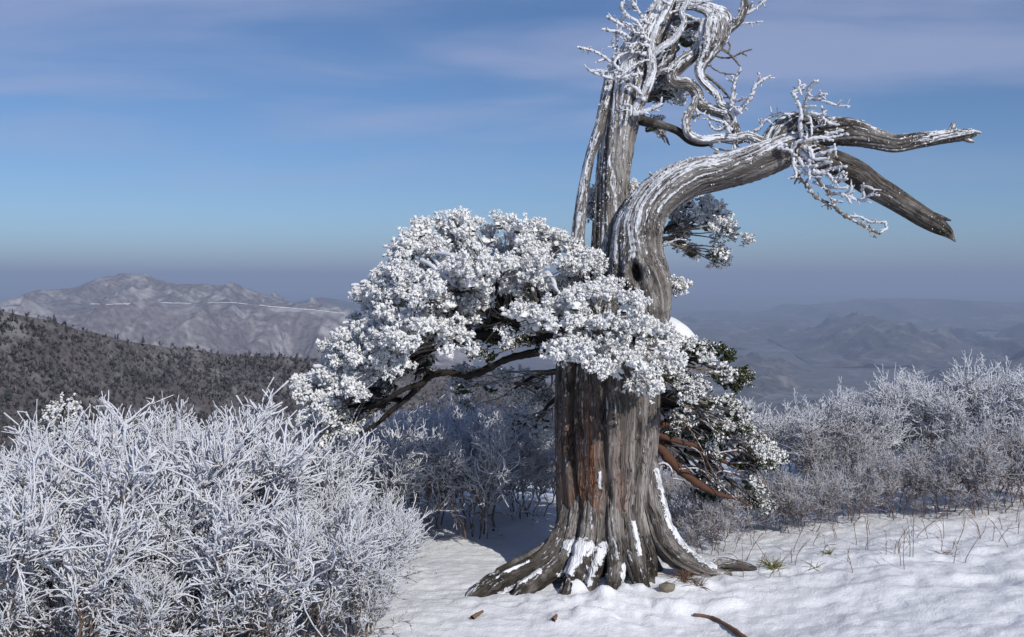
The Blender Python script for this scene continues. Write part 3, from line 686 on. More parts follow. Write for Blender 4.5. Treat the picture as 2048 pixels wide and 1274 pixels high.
# twigs with thick rime: px, py lists, radius in px, depth
TW = [
 # left of the stem
 ([(1300, 82), (1266, 63), (1237, 46), (1214, 34)], 6, 6.9), ([(1296, 88), (1276, 46), (1256, 32), (1244, 15), (1243, -8)], 5.5, 6.92),
 ([(1310, 54), (1286, 37), (1271, 12), (1259, -4)], 5.5, 6.95), ([(1246, 7), (1256, 12), (1264, 5), (1262, -3)], 4, 6.92),
 ([(1262, 78), (1246, 68), (1232, 63), (1204, 59)], 5.5, 6.88), ([(1233, 100), (1234, 73), (1233, 49)], 4.5, 6.9), ([(1236, 52), (1246, 36), (1254, 32)], 5, 6.9),
 ([(1240, 138), (1227, 129), (1203, 110), (1181, 100), (1155, 94)], 5, 6.92), ([(1212, 117), (1198, 122)], 4.5, 6.92),
 ([(1285, 148), (1250, 153), (1222, 156), (1203, 151), (1176, 140)], 6, 6.88), ([(1236, 146), (1205, 141), (1178, 141)], 3.5, 6.9),
 ([(1292, 108), (1256, 104), (1238, 111), (1229, 127), (1240, 142)], 6, 6.88), ([(1298, 92), (1270, 88), (1256, 95)], 5, 6.9),
 ([(1300, 120), (1280, 124), (1258, 138), (1244, 150)], 3.5, 6.88), ([(1262, 112), (1252, 86), (1248, 74)], 4, 6.9),
 ([(1230, 98), (1224, 84), (1229, 76)], 4.5, 6.9), ([(1268, 62), (1262, 50), (1252, 46)], 4, 6.9), ([(1300, 70), (1282, 66), (1268, 66)], 3.5, 6.92),
 ([(1248, 240), (1242, 224), (1250, 210), (1262, 212), (1260, 230)], 5.5, 6.93), ([(1270, 228), (1298, 220), (1324, 209)], 8, 6.9), ([(1286, 200), (1276, 180), (1258, 168)], 6, 6.92),
 ([(1308, 140), (1326, 128), (1342, 112)], 6, 6.95), ([(1312, 150), (1322, 142), (1336, 136)], 5, 6.95), ([(1306, 128), (1318, 116), (1328, 102)], 5, 6.94),
 ([(1364, 28), (1352, 22), (1340, 26)], 5, 6.94), ([(1370, 46), (1384, 44), (1392, 38)], 4.5, 6.94), ([(1376, 8), (1392, 10), (1408, 4), (1426, 0)], 5, 6.93), ([(1358, 68), (1348, 60), (1342, 52)], 5, 6.93),
 ([(1340, 8), (1326, 2), (1318, -8)], 6, 6.95),
 # right of the top
 ([(1488, 29), (1510, 17), (1532, -1)], 5.5, 6.97), ([(1500, 22), (1500, 10), (1506, 4)], 5, 6.96), ([(1469, 55), (1488, 47), (1508, 45), (1526, 43)], 3, 6.97), ([(1476, 42), (1466, 36)], 3.5, 6.97), ([(1483, 28), (1478, 18)], 3.5, 6.97),
 # beyond: thin, bare
 ([(1454, 80), (1461, 94), (1452, 104), (1440, 98)], 3, 7.02, .0), ([(1438, 94), (1460, 109), (1480, 131)], 4, 7.02, .1), ([(1425, 111), (1450, 116), (1466, 114), (1483, 105), (1504, 99)], 3, 7.02, .1), ([(1484, 106), (1494, 112)], 2.5, 7.02, .2),
 ([(1416, 130), (1440, 144), (1471, 149)], 2.5, 7.02, .2), ([(1402, 144), (1437, 171), (1461, 196)], 5, 7.03, -.3),
 # rosette over the limb
 ([(1477, 272), (1467, 232), (1464, 203), (1469, 171), (1474, 150), (1482, 138)], 7, 6.9), ([(1469, 168), (1464, 152)], 5.5, 6.9), ([(1464, 205), (1482, 198), (1500, 196)], 4.5, 6.89),
 ([(1476, 224), (1492, 206), (1504, 192), (1508, 176), (1522, 162), (1541, 152)], 6, 6.89), ([(1514, 168), (1520, 156), (1516, 144)], 4.5, 6.89), ([(1470, 218), (1482, 226)], 7, 6.88),
 ([(1491, 272), (1515, 259), (1532, 239), (1552, 229), (1583, 228)], 5.5, 6.86), ([(1532, 240), (1540, 243)], 5, 6.86), ([(1464, 260), (1449, 247), (1417, 236)], 5, 6.9), ([(1462, 256), (1449, 256), (1434, 261), (1421, 252), (1419, 246)], 5, 6.9), ([(1462, 256), (1456, 240), (1450, 222)], 7, 6.9), ([(1454, 256), (1460, 266)], 6, 6.89),
 ([(1388, 214), (1398, 226), (1408, 229)], 5, 6.95), ([(1386, 236), (1396, 228)], 5, 6.95), ([(1410, 286), (1428, 296), (1438, 304), (1430, 306)], 4.5, 6.93, .5), ([(1438, 298), (1462, 303)], 2.5, 6.93, .2), ([(1468, 280), (1470, 298)], 5, 6.9), ([(1432, 282), (1440, 284)], 5, 6.92),
 ([(1326, 262), (1332, 276), (1338, 290)], 4, 7.1, .3), ([(1318, 262), (1330, 284)], 4, 7.1, .3),
 # spray hanging on the forked arm
 ([(1605, 280), (1600, 250), (1602, 225), (1594, 200), (1586, 184), (1598, 177), (1598, 161)], 6.5, 6.70), ([(1590, 180), (1608, 177)], 5, 6.70), ([(1606, 224), (1614, 196), (1620, 173), (1636, 161)], 6.5, 6.70),
 ([(1619, 197), (1641, 200), (1671, 210), (1700, 213)], 4.5, 6.69), ([(1630, 197), (1640, 190), (1653, 188)], 5.5, 6.69), ([(1610, 214), (1632, 212)], 4.5, 6.69), ([(1622, 225), (1643, 233), (1660, 247), (1678, 250)], 5.5, 6.68), ([(1622, 226), (1645, 230), (1643, 212)], 4.5, 6.68),
 ([(1607, 226), (1621, 239), (1623, 268)], 4.5, 6.69), ([(1606, 250), (1614, 262), (1612, 280)], 4.5, 6.69), ([(1624, 256), (1640, 252), (1650, 250)], 3.5, 6.69),
 ([(1582, 300), (1594, 286), (1613, 280), (1646, 275), (1667, 281)], 6.5, 6.67), ([(1652, 271), (1672, 264), (1686, 260)], 5.5, 6.66), ([(1650, 278), (1675, 272), (1697, 268)], 5.5, 6.66), ([(1555, 294), (1580, 302), (1592, 312)], 7, 6.68), ([(1568, 296), (1572, 288)], 6, 6.68),
 ([(1600, 284), (1594, 305), (1593, 332), (1597, 354), (1616, 371), (1632, 395), (1660, 408), (1682, 426), (1704, 439), (1737, 456), (1760, 467)], 5.5, 6.68, .45), ([(1698, 432), (1720, 434), (1742, 444), (1771, 444)], 4.5, 6.68), ([(1770, 444), (1773, 456), (1761, 466)], 4, 6.68), ([(1722, 446), (1728, 452)], 3.5, 6.68),
 ([(1606, 300), (1612, 330), (1630, 352), (1645, 372), (1660, 392), (1671, 414), (1684, 427)], 5, 6.66, .5), ([(1625, 365), (1660, 374), (1694, 376)], 4.5, 6.66), ([(1660, 388), (1687, 389), (1702, 407)], 4.5, 6.66), ([(1690, 391), (1698, 384), (1704, 371)], 6, 6.66), ([(1692, 391), (1726, 401), (1737, 391), (1758, 391)], 5, 6.65), ([(1729, 398), (1726, 373), (1746, 378)], 5, 6.65), ([(1666, 400), (1685, 404)], 4, 6.66),
 ([(1612, 318), (1641, 308), (1672, 298)], 7.5, 6.64), ([(1616, 322), (1634, 318), (1653, 318)], 6, 6.63), ([(1626, 334), (1645, 328), (1664, 323)], 7, 6.64), ([(1640, 346), (1668, 336), (1693, 333)], 6.5, 6.64), ([(1668, 362), (1674, 352), (1688, 343)], 5.5, 6.64), ([(1672, 362), (1684, 354), (1694, 346)], 5.5, 6.64), ([(1674, 364), (1684, 360), (1694, 358)], 5, 6.64), ([(1640, 342), (1656, 348), (1672, 366)], 6, 6.65),
 ([(1600, 304), (1612, 312), (1620, 330), (1618, 350)], 8, 6.67), ([(1596, 314), (1606, 330), (1628, 344), (1652, 346)], 8, 6.66), ([(1608, 294), (1622, 302), (1626, 318)], 7, 6.66), ([(1586, 310), (1588, 330), (1592, 352), (1582, 356)], 5.5, 6.68), ([(1604, 340), (1622, 352), (1644, 354)], 6, 6.66), ([(1600, 326), (1618, 334), (1634, 332)], 7, 6.65),
 # stray twigs
 ([(1310, 360), (1303, 350), (1299, 345)], 4, 6.9), ([(1150, 488), (1142, 476)], 4, 7.0), ([(1152, 490), (1160, 482)], 4, 7.0), ([(1320, 490), (1340, 485), (1352, 479), (1372, 480)], 2.5, 7.0), ([(1322, 496), (1340, 489)], 2.5, 7.0),
]
r_tw = np.random.default_rng(5)
for t in TW:
    pts, rp, D = t[0], t[1], t[2]; fr = t[3] if len(t) > 3 else 1.0
    k = np.array(pts, float); L = np.linalg.norm(np.diff(k, axis=0), axis=1).sum()
    dep = D + np.linspace(0.06, -0.04, len(k)) * r_tw.uniform(0.2, 1.5)
    C = np.concatenate([at(k[:, 0], k[:, 1], dep), np.full((len(k), 1), rp * D / F_PX)], 1)
    n = int(max(6, L / 3.2))
    Sx = catmull(C, n)
    Rr = Sx[:, 3] * 0.66 * np.linspace(1.05, 0.72, n) * (1 + 0.22 * r_tw.uniform(-1, 1, n))
    Px = Sx[:, :3] + r_tw.normal(0, 0.0016, (n, 3))
    Vt, Ft = tubes(Px[None], Rr[None], 8, r_tw, 0.24)
    frost = np.clip(fr + r_tw.uniform(-.55, .0, (1, n)), -1, 1.2) * 0.85
    acc = Acc(); acc.add(Vt, Ft, frost=tube_attr(frost, 8))
    ns = int(L / 7) if fr > 0.4 else int(L / 25)
    if ns:
        i0 = r_tw.integers(1, n - 1, ns); st_ = Px[i0]; fw = Px[np.minimum(i0 + 1, n - 1)] - Px[i0 - 1]; fw /= np.linalg.norm(fw, axis=1, keepdims=True) + 1e-9
        sd = r_tw.normal(size=(ns, 3)); sd /= np.linalg.norm(sd, axis=1, keepdims=True)
        dd = fw * 0.7 + sd + np.array((-.1, 0, .15)); dd /= np.linalg.norm(dd, axis=1, keepdims=True)
        LL = D / F_PX * r_tw.uniform(5, 19, ns) * min(1, rp / 5)
        sp = st_[:, None] + dd[:, None] * (np.linspace(0, 1, 5)[None, :] * LL[:, None])[..., None]
        sp[:, 1:] += r_tw.normal(size=(ns, 4, 3)) * 0.0025
        Vs, Fs = tubes(sp, np.linspace(.62, .42, 5)[None] * Rr[i0][:, None] * r_tw.uniform(.7, 1.2, (ns, 1)), 6, r_tw, 0.25)
        acc.add(Vs, Fs, frost=tube_attr(np.full((ns, 5), fr * 0.8) + r_tw.uniform(-.4, .1, (ns, 5)), 6))
    part('dead_twig', acc.mesh('dead_twig', TREE), m_deadtwig)

# icosahedron for grains and needle clumps
ph = (1 + 5 ** 0.5) / 2
ICO = np.array([(-1, ph, 0), (1, ph, 0), (-1, -ph, 0), (1, -ph, 0), (0, -1, ph), (0, 1, ph), (0, -1, -ph), (0, 1, -ph), (ph, 0, -1), (ph, 0, 1), (-ph, 0, -1), (-ph, 0, 1)]) / math.sqrt(1 + ph * ph)
ICF = np.array([(0, 11, 5), (0, 5, 1), (0, 1, 7), (0, 7, 10), (0, 10, 11), (1, 5, 9), (5, 11, 4), (11, 10, 2), (10, 7, 6), (7, 1, 8), (3, 9, 4), (3, 4, 2), (3, 2, 6), (3, 6, 8), (3, 8, 9), (4, 9, 5), (2, 4, 11), (6, 2, 10), (8, 6, 7), (9, 8, 1)])
OCT = np.array([(1, 0, 0), (-1, 0, 0), (0, 1, 0), (0, -1, 0), (0, 0, 1), (0, 0, -1)], float)
OCF = np.array([(0, 2, 4), (2, 1, 4), (1, 3, 4), (3, 0, 4), (2, 0, 5), (1, 2, 5), (3, 1, 5), (0, 3, 5)])

wv = np.array(WIND) / np.linalg.norm(WIND)
for o, G, cnt in wood_surf:        # rime grains standing on the windward ridges
    n, m = G.shape[:2]
    du = np.gradient(G, axis=0); dv = np.roll(G, -1, 1) - np.roll(G, 1, 1)
    N = np.cross(dv, du); N /= np.linalg.norm(N, axis=2, keepdims=True) + 1e-12
    out = (G - G.mean(axis=1, keepdims=True)); N *= np.sign((N * out).sum(2, keepdims=True))
    rr = np.linalg.norm(out, axis=2); prom = rr / (0.5 * (np.roll(rr, 3, 1) + np.roll(rr, -3, 1)))
    pr = np.clip(0.5 + 0.9 * (N @ wv), 0.02, None) * np.clip((prom - 0.985) * 30, 0.05, 2.5) * (0.3 + (fbm(G * 9, 2, 91) + 1) ** 2)
    pr = (pr / pr.sum()).ravel(); cnt = int(cnt * 0.8)
    ix = r_tw.choice(n * m, min(cnt, n * m // 3), replace=False, p=pr)
    c = G.reshape(-1, 3)[ix]; nn = N.reshape(-1, 3)[ix]
    rad_ = 0.0014 + 0.0034 * r_tw.random(len(ix)) ** 3
    B = ICO[None] * (1 + 0.3 * r_tw.uniform(-1, 1, (len(ix), 12, 1))) * rad_[:, None, None]
    B = B * np.array((1, 1, 1.5)) + (c + nn * rad_[:, None] * 0.4)[:, None]
    fI = (np.arange(len(ix))[:, None, None] * 12 + ICF).reshape(-1, 3)
    link('rime', mesh('rime', B.reshape(-1, 3) - TREE, [fI], {'frost': np.full(len(ix) * 12, 1.2)}), m_fol, o, kind='stuff')

# rimed needle sprigs ------------------------------------------------------
def sprig_variant(seed):
    """axis along +Z, unit length: lumps of rime round a shoot plus needles"""
    r = np.random.default_rng(seed); a = Acc()
    nb = 2
    for i in range(nb):
        t = (i + 0.6) / nb
        off = np.array((r.normal(0, 0.12), r.normal(0, 0.12), t)) * np.array((1.0 + 0.6 * (1 - t), 1.0 + 0.6 * (1 - t), 1))
        R = r.uniform(0.13, 0.20) * (1.05 - 0.25 * t)
        V = ICO * (1 + 0.55 * r.uniform(-1, 1, (12, 1))) * R * r.uniform(0.75, 1.3, 3) + off
        a.add(V, [ICF], frost=np.clip(0.68 + 0.42 * r.uniform(-1, 1, 12) + 0.2 * (t - .3), 0, 1.2))
    for i in range(11):
        t = r.uniform(0.0, 1.0); th = r.uniform(0, 6.28)
        d = np.array((math.cos(th), math.sin(th), r.uniform(0.2, 1.0))); d /= np.linalg.norm(d)
        L = r.uniform(0.26, 0.52) * (1.1 - 0.4 * t); w = r.uniform(0.06, 0.11)
        x = np.cross(d, (0.3, 0.5, 0.8)); x /= np.linalg.norm(x); y = np.cross(d, x)
        tri = [x, -0.5 * x + 0.87 * y, -0.5 * x - 0.87 * y]
        V = np.array([q * w * 1.15 + d * L * 0.1 for q in tri] + [d * L]) + np.array((0, 0, t))
        a.add(V, [np.array([(0, 1, 3), (1, 2, 3), (2, 0, 3)])], frost=np.array((.45, .45, .45, 1.0)) + r.uniform(-.45, .3))
    return np.concatenate(a.V), np.concatenate(a.F), np.concatenate(a.A['frost'])
SPR = [sprig_variant(s) for s in range(7)]
def place_sprigs(acc, pos, dirs, size, frost, rng):
    """pos (N,3), dirs (N,3)"""
    N = len(pos); v = rng.integers(0, len(SPR), N)
    d = dirs / (np.linalg.norm(dirs, axis=1, keepdims=True) + 1e-9)
    q = rng.normal(size=(N, 3)); x = np.cross(d, q); x /= np.linalg.norm(x, axis=1, keepdims=True) + 1e-9; y = np.cross(d, x)
    for k, (SV, SF, SA) in enumerate(SPR):
        i = np.where(v == k)[0]
        if not len(i): continue
        V = pos[i, None] + size[i, None, None] * (SV[None, :, :1] * x[i, None] + SV[None, :, 1:2] * y[i, None] + SV[None, :, 2:] * d[i, None])
        Fx = (np.arange(len(i))[:, None, None] * len(SV) + SF).reshape(-1, 3)
        acc.add(V.reshape(-1, 3), [Fx], frost=(SA[None] + frost[i, None]).ravel())

def subdivide(V, F):
    e = {}; V = [tuple(v) for v in V]; out = []
    def mid(a, b):
        k = (min(a, b), max(a, b))
        if k not in e:
            m = (np.array(V[a]) + np.array(V[b])) / 2; V.append(tuple(m / np.linalg.norm(m))); e[k] = len(V) - 1
        return e[k]
    for a, b, c in F:
        x, y, z = mid(a, b), mid(b, c), mid(c, a); out += [(a, x, z), (b, y, x), (c, z, y), (x, y, z)]
    return np.array(V), np.array(out)
IC2, ICF2 = subdivide(ICO, ICF)
def pad(cx, cy, D, ax, ay, az, rot, root, n, frost=0.0, under=0.12, size=0.058, seed=0, droop=0.25, label=None):
    """one bough's layer of foliage: a domed cushion of sprigs on branchlets, hung from root"""
    r = np.random.default_rng(1000 + seed)
    c = at(cx, cy, D); s = D / F_PX; root = at(*root)
    a = math.radians(rot); ex = np.array((math.cos(a), 0, math.sin(a))); ez = np.array((-math.sin(a), 0, math.cos(a))); ey = np.array((0, 1.0, 0))
    ncl = max(5, n // 15)
    d = r.normal(size=(ncl * 4, 3)); d /= np.linalg.norm(d, axis=1, keepdims=True)
    keep = (d[:, 2] > -0.12) | (r.random(len(d)) < under)
    d = d[keep][:ncl]; ncl = len(d)
    lump = 1 + 0.16 * noise(d * 2.3 + seed, 200 + seed)
    rr = np.clip(r.normal(0.90, 0.10, ncl), 0.55, 1.08) * lump
    W3 = lambda q: q[:, :1] * ax * s * ex + q[:, 1:2] * az * ey + q[:, 2:] * ay * s * ez
    cl = c + W3(d * rr[:, None]); nrm = W3(d / np.array((ax * s, az, ay * s)) ** 2); nrm /= np.linalg.norm(nrm, axis=1, keepdims=True)
    outw = cl - root; outw /= np.linalg.norm(outw, axis=1, keepdims=True) + 1e-9
    k = 17
    base = np.repeat(cl, k, 0); nn = np.repeat(nrm, k, 0); oo = np.repeat(outw, k, 0)
    j = r.normal(size=base.shape) * np.array((0.036, 0.036, 0.026)) * (size / 0.062)
    j -= nn * (j * nn).sum(1, keepdims=True) * 0.5
    dirs = nn * 0.75 + oo * 0.75 + r.normal(size=base.shape) * 0.45 + np.array((0, 0, 0.10 - droop))
    up = np.clip(nn[:, 2], -1, 1)
    acc = Acc()
    if frost > 0.03: frost = frost + 0.10
    place_sprigs(acc, base + j - nn * 0.02, dirs, size * r.uniform(0.7, 1.25, len(base)), frost + 0.16 * up + np.repeat(r.normal(0, 0.13, ncl), k), r)
    top_ = nrm[:, 2] > 0.05; nc_ = int(top_.sum())
    core = (cl - nrm * 0.045)[top_][:, None] + IC2[None] * (r.uniform(0.028, 0.042, (nc_, 1, 1)) * (size / 0.062)) * (1 + 0.42 * r.uniform(-1, 1, (nc_, len(IC2), 1))) * np.array((1.15, 1.15, 0.8))
    acc.add(core.reshape(-1, 3), [(np.arange(nc_)[:, None, None] * len(IC2) + ICF2).reshape(-1, 3)], frost=(0.45 + frost + 0.25 * IC2[None, :, 2] + r.uniform(-.3, .3, (nc_, len(IC2)))).ravel())
    fo = part('foliage', acc.mesh('foliage', TREE, False), m_fol, kind='stuff')
    # branchlets from the bough to each clump
    t = np.linspace(0, 1, 6)[None, :, None]
    mid = root * 0.5 + cl[:, None].mean(1) * 0.5 + r.normal(size=(ncl, 3)) * 0.05 - np.array((0, 0, 0.03))
    st = root + (c - root) * r.uniform(0.0, 0.75, (ncl, 1))
    P_ = (1 - t) ** 2 * st[:, None] + 2 * t * (1 - t) * ((st + cl) / 2 + r.normal(size=(ncl, 3)) * 0.035 + np.array((0, 0, 0.02)))[:, None] + t * t * cl[:, None]
    R_b = np.repeat(np.linspace(0.006, 0.003, 6)[None], ncl, 0) * r.uniform(0.7, 1.3, (ncl, 1))
    Vb, Fb = tubes(P_, R_b, 4, r, 0.15)
    link('branchlet', mesh('branchlet', Vb - TREE, Fb, {'frost': tube_attr(np.repeat(np.linspace(-0.1, 0.4, 6)[None] + 0.5 * frost, ncl, 0), 4)}), m_deadtwig, fo, kind='stuff')
    ax_, ay_ = np.array([root]), None
    V1, F1 = tubes(catmull(np.array([root, root * .55 + c * .45 + np.array((0, 0, .05)), c]), 9)[None], np.linspace(0.022, 0.007, 9)[None], 7, r, 0.12)
    link('bough', mesh('bough', V1 - TREE, F1), m_bough, fo)
    return fo

B1, B2, B3 = (1180, 690, 7.0), (1010, 640, 7.0), (860, 700, 6.95)
PADS = [
 # cx, cy, D, ax, ay, az, rot, root, n, frost
 (965, 502, 7.0, 132, 78, 0.46, 0, B2, 820, .15), (1085, 515, 7.02, 90, 60, 0.42, -18, B2, 420, .10), (1165, 540, 7.0, 55, 46, 0.32, -25, (1180, 640, 7.0), 200, .06),
 (850, 540, 6.98, 98, 80, 0.42, 38, B2, 560, .15), (775, 635, 6.95, 74, 86, 0.38, 30, B3, 470, .15), (700, 735, 6.92, 76, 64, 0.34, 42, B3, 410, .15), (645, 815, 6.80, 54, 72, 0.28, 25, (760, 780, 6.92), 300, .12), (690, 855, 6.75, 50, 34, 0.22, 30, (770, 810, 6.9), 130, .02), (800, 570, 6.75, 70, 60, 0.3, 45, (880, 620, 6.95), 220, .16),
 (905, 585, 6.45, 92, 52, 0.28, 10, (960, 610, 6.9), 360, .18), (970, 545, 6.5, 70, 46, 0.26, -5, (990, 610, 6.9), 220, .16), (1065, 545, 6.6, 40, 44, 0.2, -30, (1060, 590, 6.95), 110, .14),
 (858, 684, 6.40, 92, 46, 0.26, -14, (900, 690, 6.9), 300, .18), (755, 740, 6.5, 68, 48, 0.26, 30, (820, 720, 6.9), 210, .15), (690, 812, 6.55, 54, 56, 0.24, 40, (760, 790, 6.9), 190, .12), (830, 600, 6.5, 70, 50, 0.26, 30, (900, 640, 6.9), 200, .18),
 (800, 690, 6.62, 92, 58, 0.28, 22, (880, 700, 6.9), 330, .16), (735, 700, 6.75, 70, 60, 0.3, 40, (820, 710, 6.9), 230, .16), (905, 640, 6.62, 70, 46, 0.24, 5, (940, 650, 6.9), 190, .12), (640, 850, 6.7, 44, 46, 0.22, 30, (740, 810, 6.9), 150, .12), (1075, 580, 6.75, 62, 40, 0.24, -20, (1080, 640, 6.95), 160, .10), (960, 620, 6.75, 44, 34, 0.2, 0, (980, 640, 6.95), 80, .05),
 (1010, 680, 7.18, 90, 52, 0.2, 5, (1130, 690, 7.1), 230, -.45), (1050, 620, 7.16, 60, 50, 0.18, 0, (1110, 670, 7.1), 150, -.48), (940, 690, 7.2, 60, 46, 0.2, 10, B2, 140, -.45), (830, 760, 7.1, 60, 44, 0.2, 25, B3, 110, -.35), (960, 560, 7.1, 80, 60, 0.2, 0, B2, 140, -.45),
 (1105, 655, 6.22, 84, 62, 0.28, 12, (1180, 690, 6.75), 340, .18), (1205, 635, 6.30, 104, 68, 0.32, -22, (1200, 690, 6.8), 440, .15), (1170, 722, 6.15, 84, 48, 0.22, -18, (1200, 700, 6.75), 270, .18), (1258, 735, 6.20, 66, 48, 0.22, -40, (1230, 710, 6.75), 240, .14), (1300, 690, 6.40, 80, 50, 0.26, -35, (1250, 690, 6.85), 250, .05),
 (1390, 730, 7.0, 86, 48, 0.32, -28, (1290, 720, 7.05), 320, -.26), (1445, 735, 7.25, 62, 32, 0.26, -28, (1340, 730, 7.15), 150, -.52), (1345, 770, 6.75, 62, 42, 0.25, -35, (1270, 740, 6.95), 190, -.10),
 (1415, 815, 7.0, 94, 50, 0.30, -34, (1310, 790, 7.05), 320, -.28), (1478, 895, 7.1, 86, 48, 0.32, -36, (1370, 845, 7.1), 290, -.30), (1430, 900, 7.3, 80, 40, 0.25, -36, (1330, 840, 7.15), 170, -.38), (1530, 930, 7.3, 44, 36, 0.2, -40, (1430, 880, 7.15), 80, -.32),
 (1375, 860, 7.2, 80, 40, 0.26, -36, (1300, 810, 7.1), 170, -.32), (1470, 975, 7.3, 80, 36, 0.25, -30, (1370, 900, 7.15), 150, -.30), (1390, 945, 7.45, 70, 36, 0.25, -30, (1320, 880, 7.2), 120, -.40), (1350, 820, 7.45, 60, 50, 0.2, -20, (1290, 790, 7.2), 120, -.45),
 (1405, 455, 7.45, 78, 58, 0.34, -14, (1310, 470, 7.15), 380, .02), (1395, 505, 7.40, 66, 32, 0.26, -20, (1310, 480, 7.15), 150, -.06), (1348, 578, 7.3, 16, 28, 0.12, 0, (1300, 560, 7.15), 34, .0),
 (1010, 790, 7.75, 100, 66, 0.36, -6, (1130, 740, 7.2), 330, -.12), (1020, 640, 7.45, 96, 70, 0.26, 10, (1130, 690, 7.15), 330, -.42), (1010, 570, 7.3, 90, 50, 0.2, 0, (1060, 640, 7.1), 190, -.40), (900, 640, 7.35, 74, 62, 0.22, 20, B2, 190, -.38), (725, 830, 7.15, 56, 42, 0.22, 30, (800, 800, 7.0), 130, -.25), (1060, 860, 7.9, 60, 42, 0.3, 0, (1140, 780, 7.2), 130, -.05), (800, 745, 7.25, 60, 40, 0.2, 20, B3, 100, -.3), (1110, 600, 7.3, 60, 50, 0.2, 0, (1150, 660, 7.1), 150, -.45),
 (1322, 205, 7.28, 46, 40, 0.20, -10, (1275, 190, 7.15), 150, -.05), (1300, 258, 7.3, 26, 26, 0.14, -40, (1270, 230, 7.15), 50, .0), (1350, 92, 7.3, 44, 26, 0.16, 0, (1300, 110, 7.2), 110, -.1), (1182, 430, 7.3, 12, 44, 0.1, 0, (1200, 480, 7.15), 40, .08), (1262, 400, 7.3, 14, 30, 0.1, 0, (1240, 440, 7.2), 34, .05),
]
for i, p in enumerate(PADS): pad(*p, seed=i)

# bare boughs that carry the crown
def bough(ctrl, mat, n=70, m=14, **kw):
    c = np.asarray(ctrl, float)
    Sx = catmull(np.concatenate([at(c[:, 0], c[:, 1], c[:, 2]), (c[:, 3] * c[:, 2] / F_PX)[:, None]], 1), n)
    V, Fq = tubes((Sx[:, :3] + r_tw.normal(0, 0.0012, (n, 3)))[None], (Sx[:, 3] * (1 + 0.10 * r_tw.uniform(-1, 1, n)))[None], m, r_tw, 0.13)
    return part('bough', mesh('bough', V - TREE, Fq), mat, **kw)
bough([(1150, 690, 6.9, 15), (1100, 700, 6.92, 9), (1052, 709, 6.93, 8), (1010, 720, 6.93, 7), (965, 742, 6.93, 7.5), (930, 750, 6.93, 6.5), (895, 745, 6.93, 6.5), (862, 752, 6.93, 6), (838, 774, 6.93, 6), (812, 798, 6.93, 5.5), (780, 824, 6.92, 5), (742, 856, 6.9, 4), (705, 866, 6.9, 2.5)], m_bough)
bough([(850, 765, 6.8, 6), (810, 778, 6.78, 5), (770, 800, 6.78, 5), (735, 812, 6.8, 4)], m_bough, 40, 10)
bough([(870, 750, 6.8, 4), (850, 740, 6.8, 4), (830, 748, 6.78, 3)], m_bough, 24, 8)
bough([(1190, 720, 7.0, 26), (1120, 690, 7.0, 17), (1060, 655, 7.05, 13), (1000, 620, 7.05, 11), (930, 570, 7.05, 8), (880, 520, 7.0, 6)], m_bough)
bough([(1120, 690, 7.05, 14), (1040, 668, 7.1, 11), (960, 668, 7.1, 9), (880, 690, 7.05, 7), (800, 740, 7.0, 7)], m_bough)
bough([(1060, 655, 7.0, 8), (1042, 610, 7.02, 6), (1040, 560, 7.05, 5), (1050, 500, 7.05, 3)], m_red, 40)
bough([(1270, 840, 7.15, 14), (1312, 885, 7.1, 11), (1345, 925, 7.08, 10), (1380, 955, 7.06, 9), (1415, 978, 7.06, 7), (1442, 990, 7.06, 5), (1475, 998, 7.06, 3), (1500, 1012, 7.06, 1.5)], m_red)
bough([(1290, 830, 7.05, 9), (1330, 850, 7.0, 7), (1345, 845, 7.0, 6), (1352, 830, 7.0, 3)], m_red, 40)
bough([(1290, 860, 7.05, 8), (1345, 880, 7.02, 5), (1400, 895, 7.02, 5), (1460, 930, 7.05, 3)], m_red, 50)
bough([(1290, 780, 7.1, 20), (1340, 800, 7.1, 13), (1400, 840, 7.1, 10), (1470, 890, 7.1, 7), (1540, 940, 7.15, 4)], m_bough)
r_b = np.random.default_rng(77)
for k in range(46):         # dead sticks under the right-hand boughs
    x0, y0 = r_b.uniform(1310, 1480), r_b.uniform(820, 960); L = r_b.uniform(50, 130); a = math.radians(r_b.uniform(10, 55))
    D = r_b.uniform(6.95, 7.4)
    pts = [(x0 + L * t * math.cos(a) + r_b.normal(0, 4), y0 + L * t * math.sin(a) - 18 * math.sin(3 * t) + r_b.normal(0, 4), D + 0.15 * t * r_b.uniform(-1, 1)) for t in (0, .33, .66, 1)]
    c = np.array(pts); Sx = catmull(at(c[:, 0], c[:, 1], c[:, 2]), 12)
    V, Fq = tubes(Sx[None], np.linspace(0.009, 0.004, 12)[None] * r_b.uniform(0.6, 1.2), 6, r_b, 0.15)
    part('dead_stick', mesh('dead_stick', V - TREE, Fq, {'frost': np.full(len(V), r_b.uniform(0.1, 0.5))}), m_twig2)
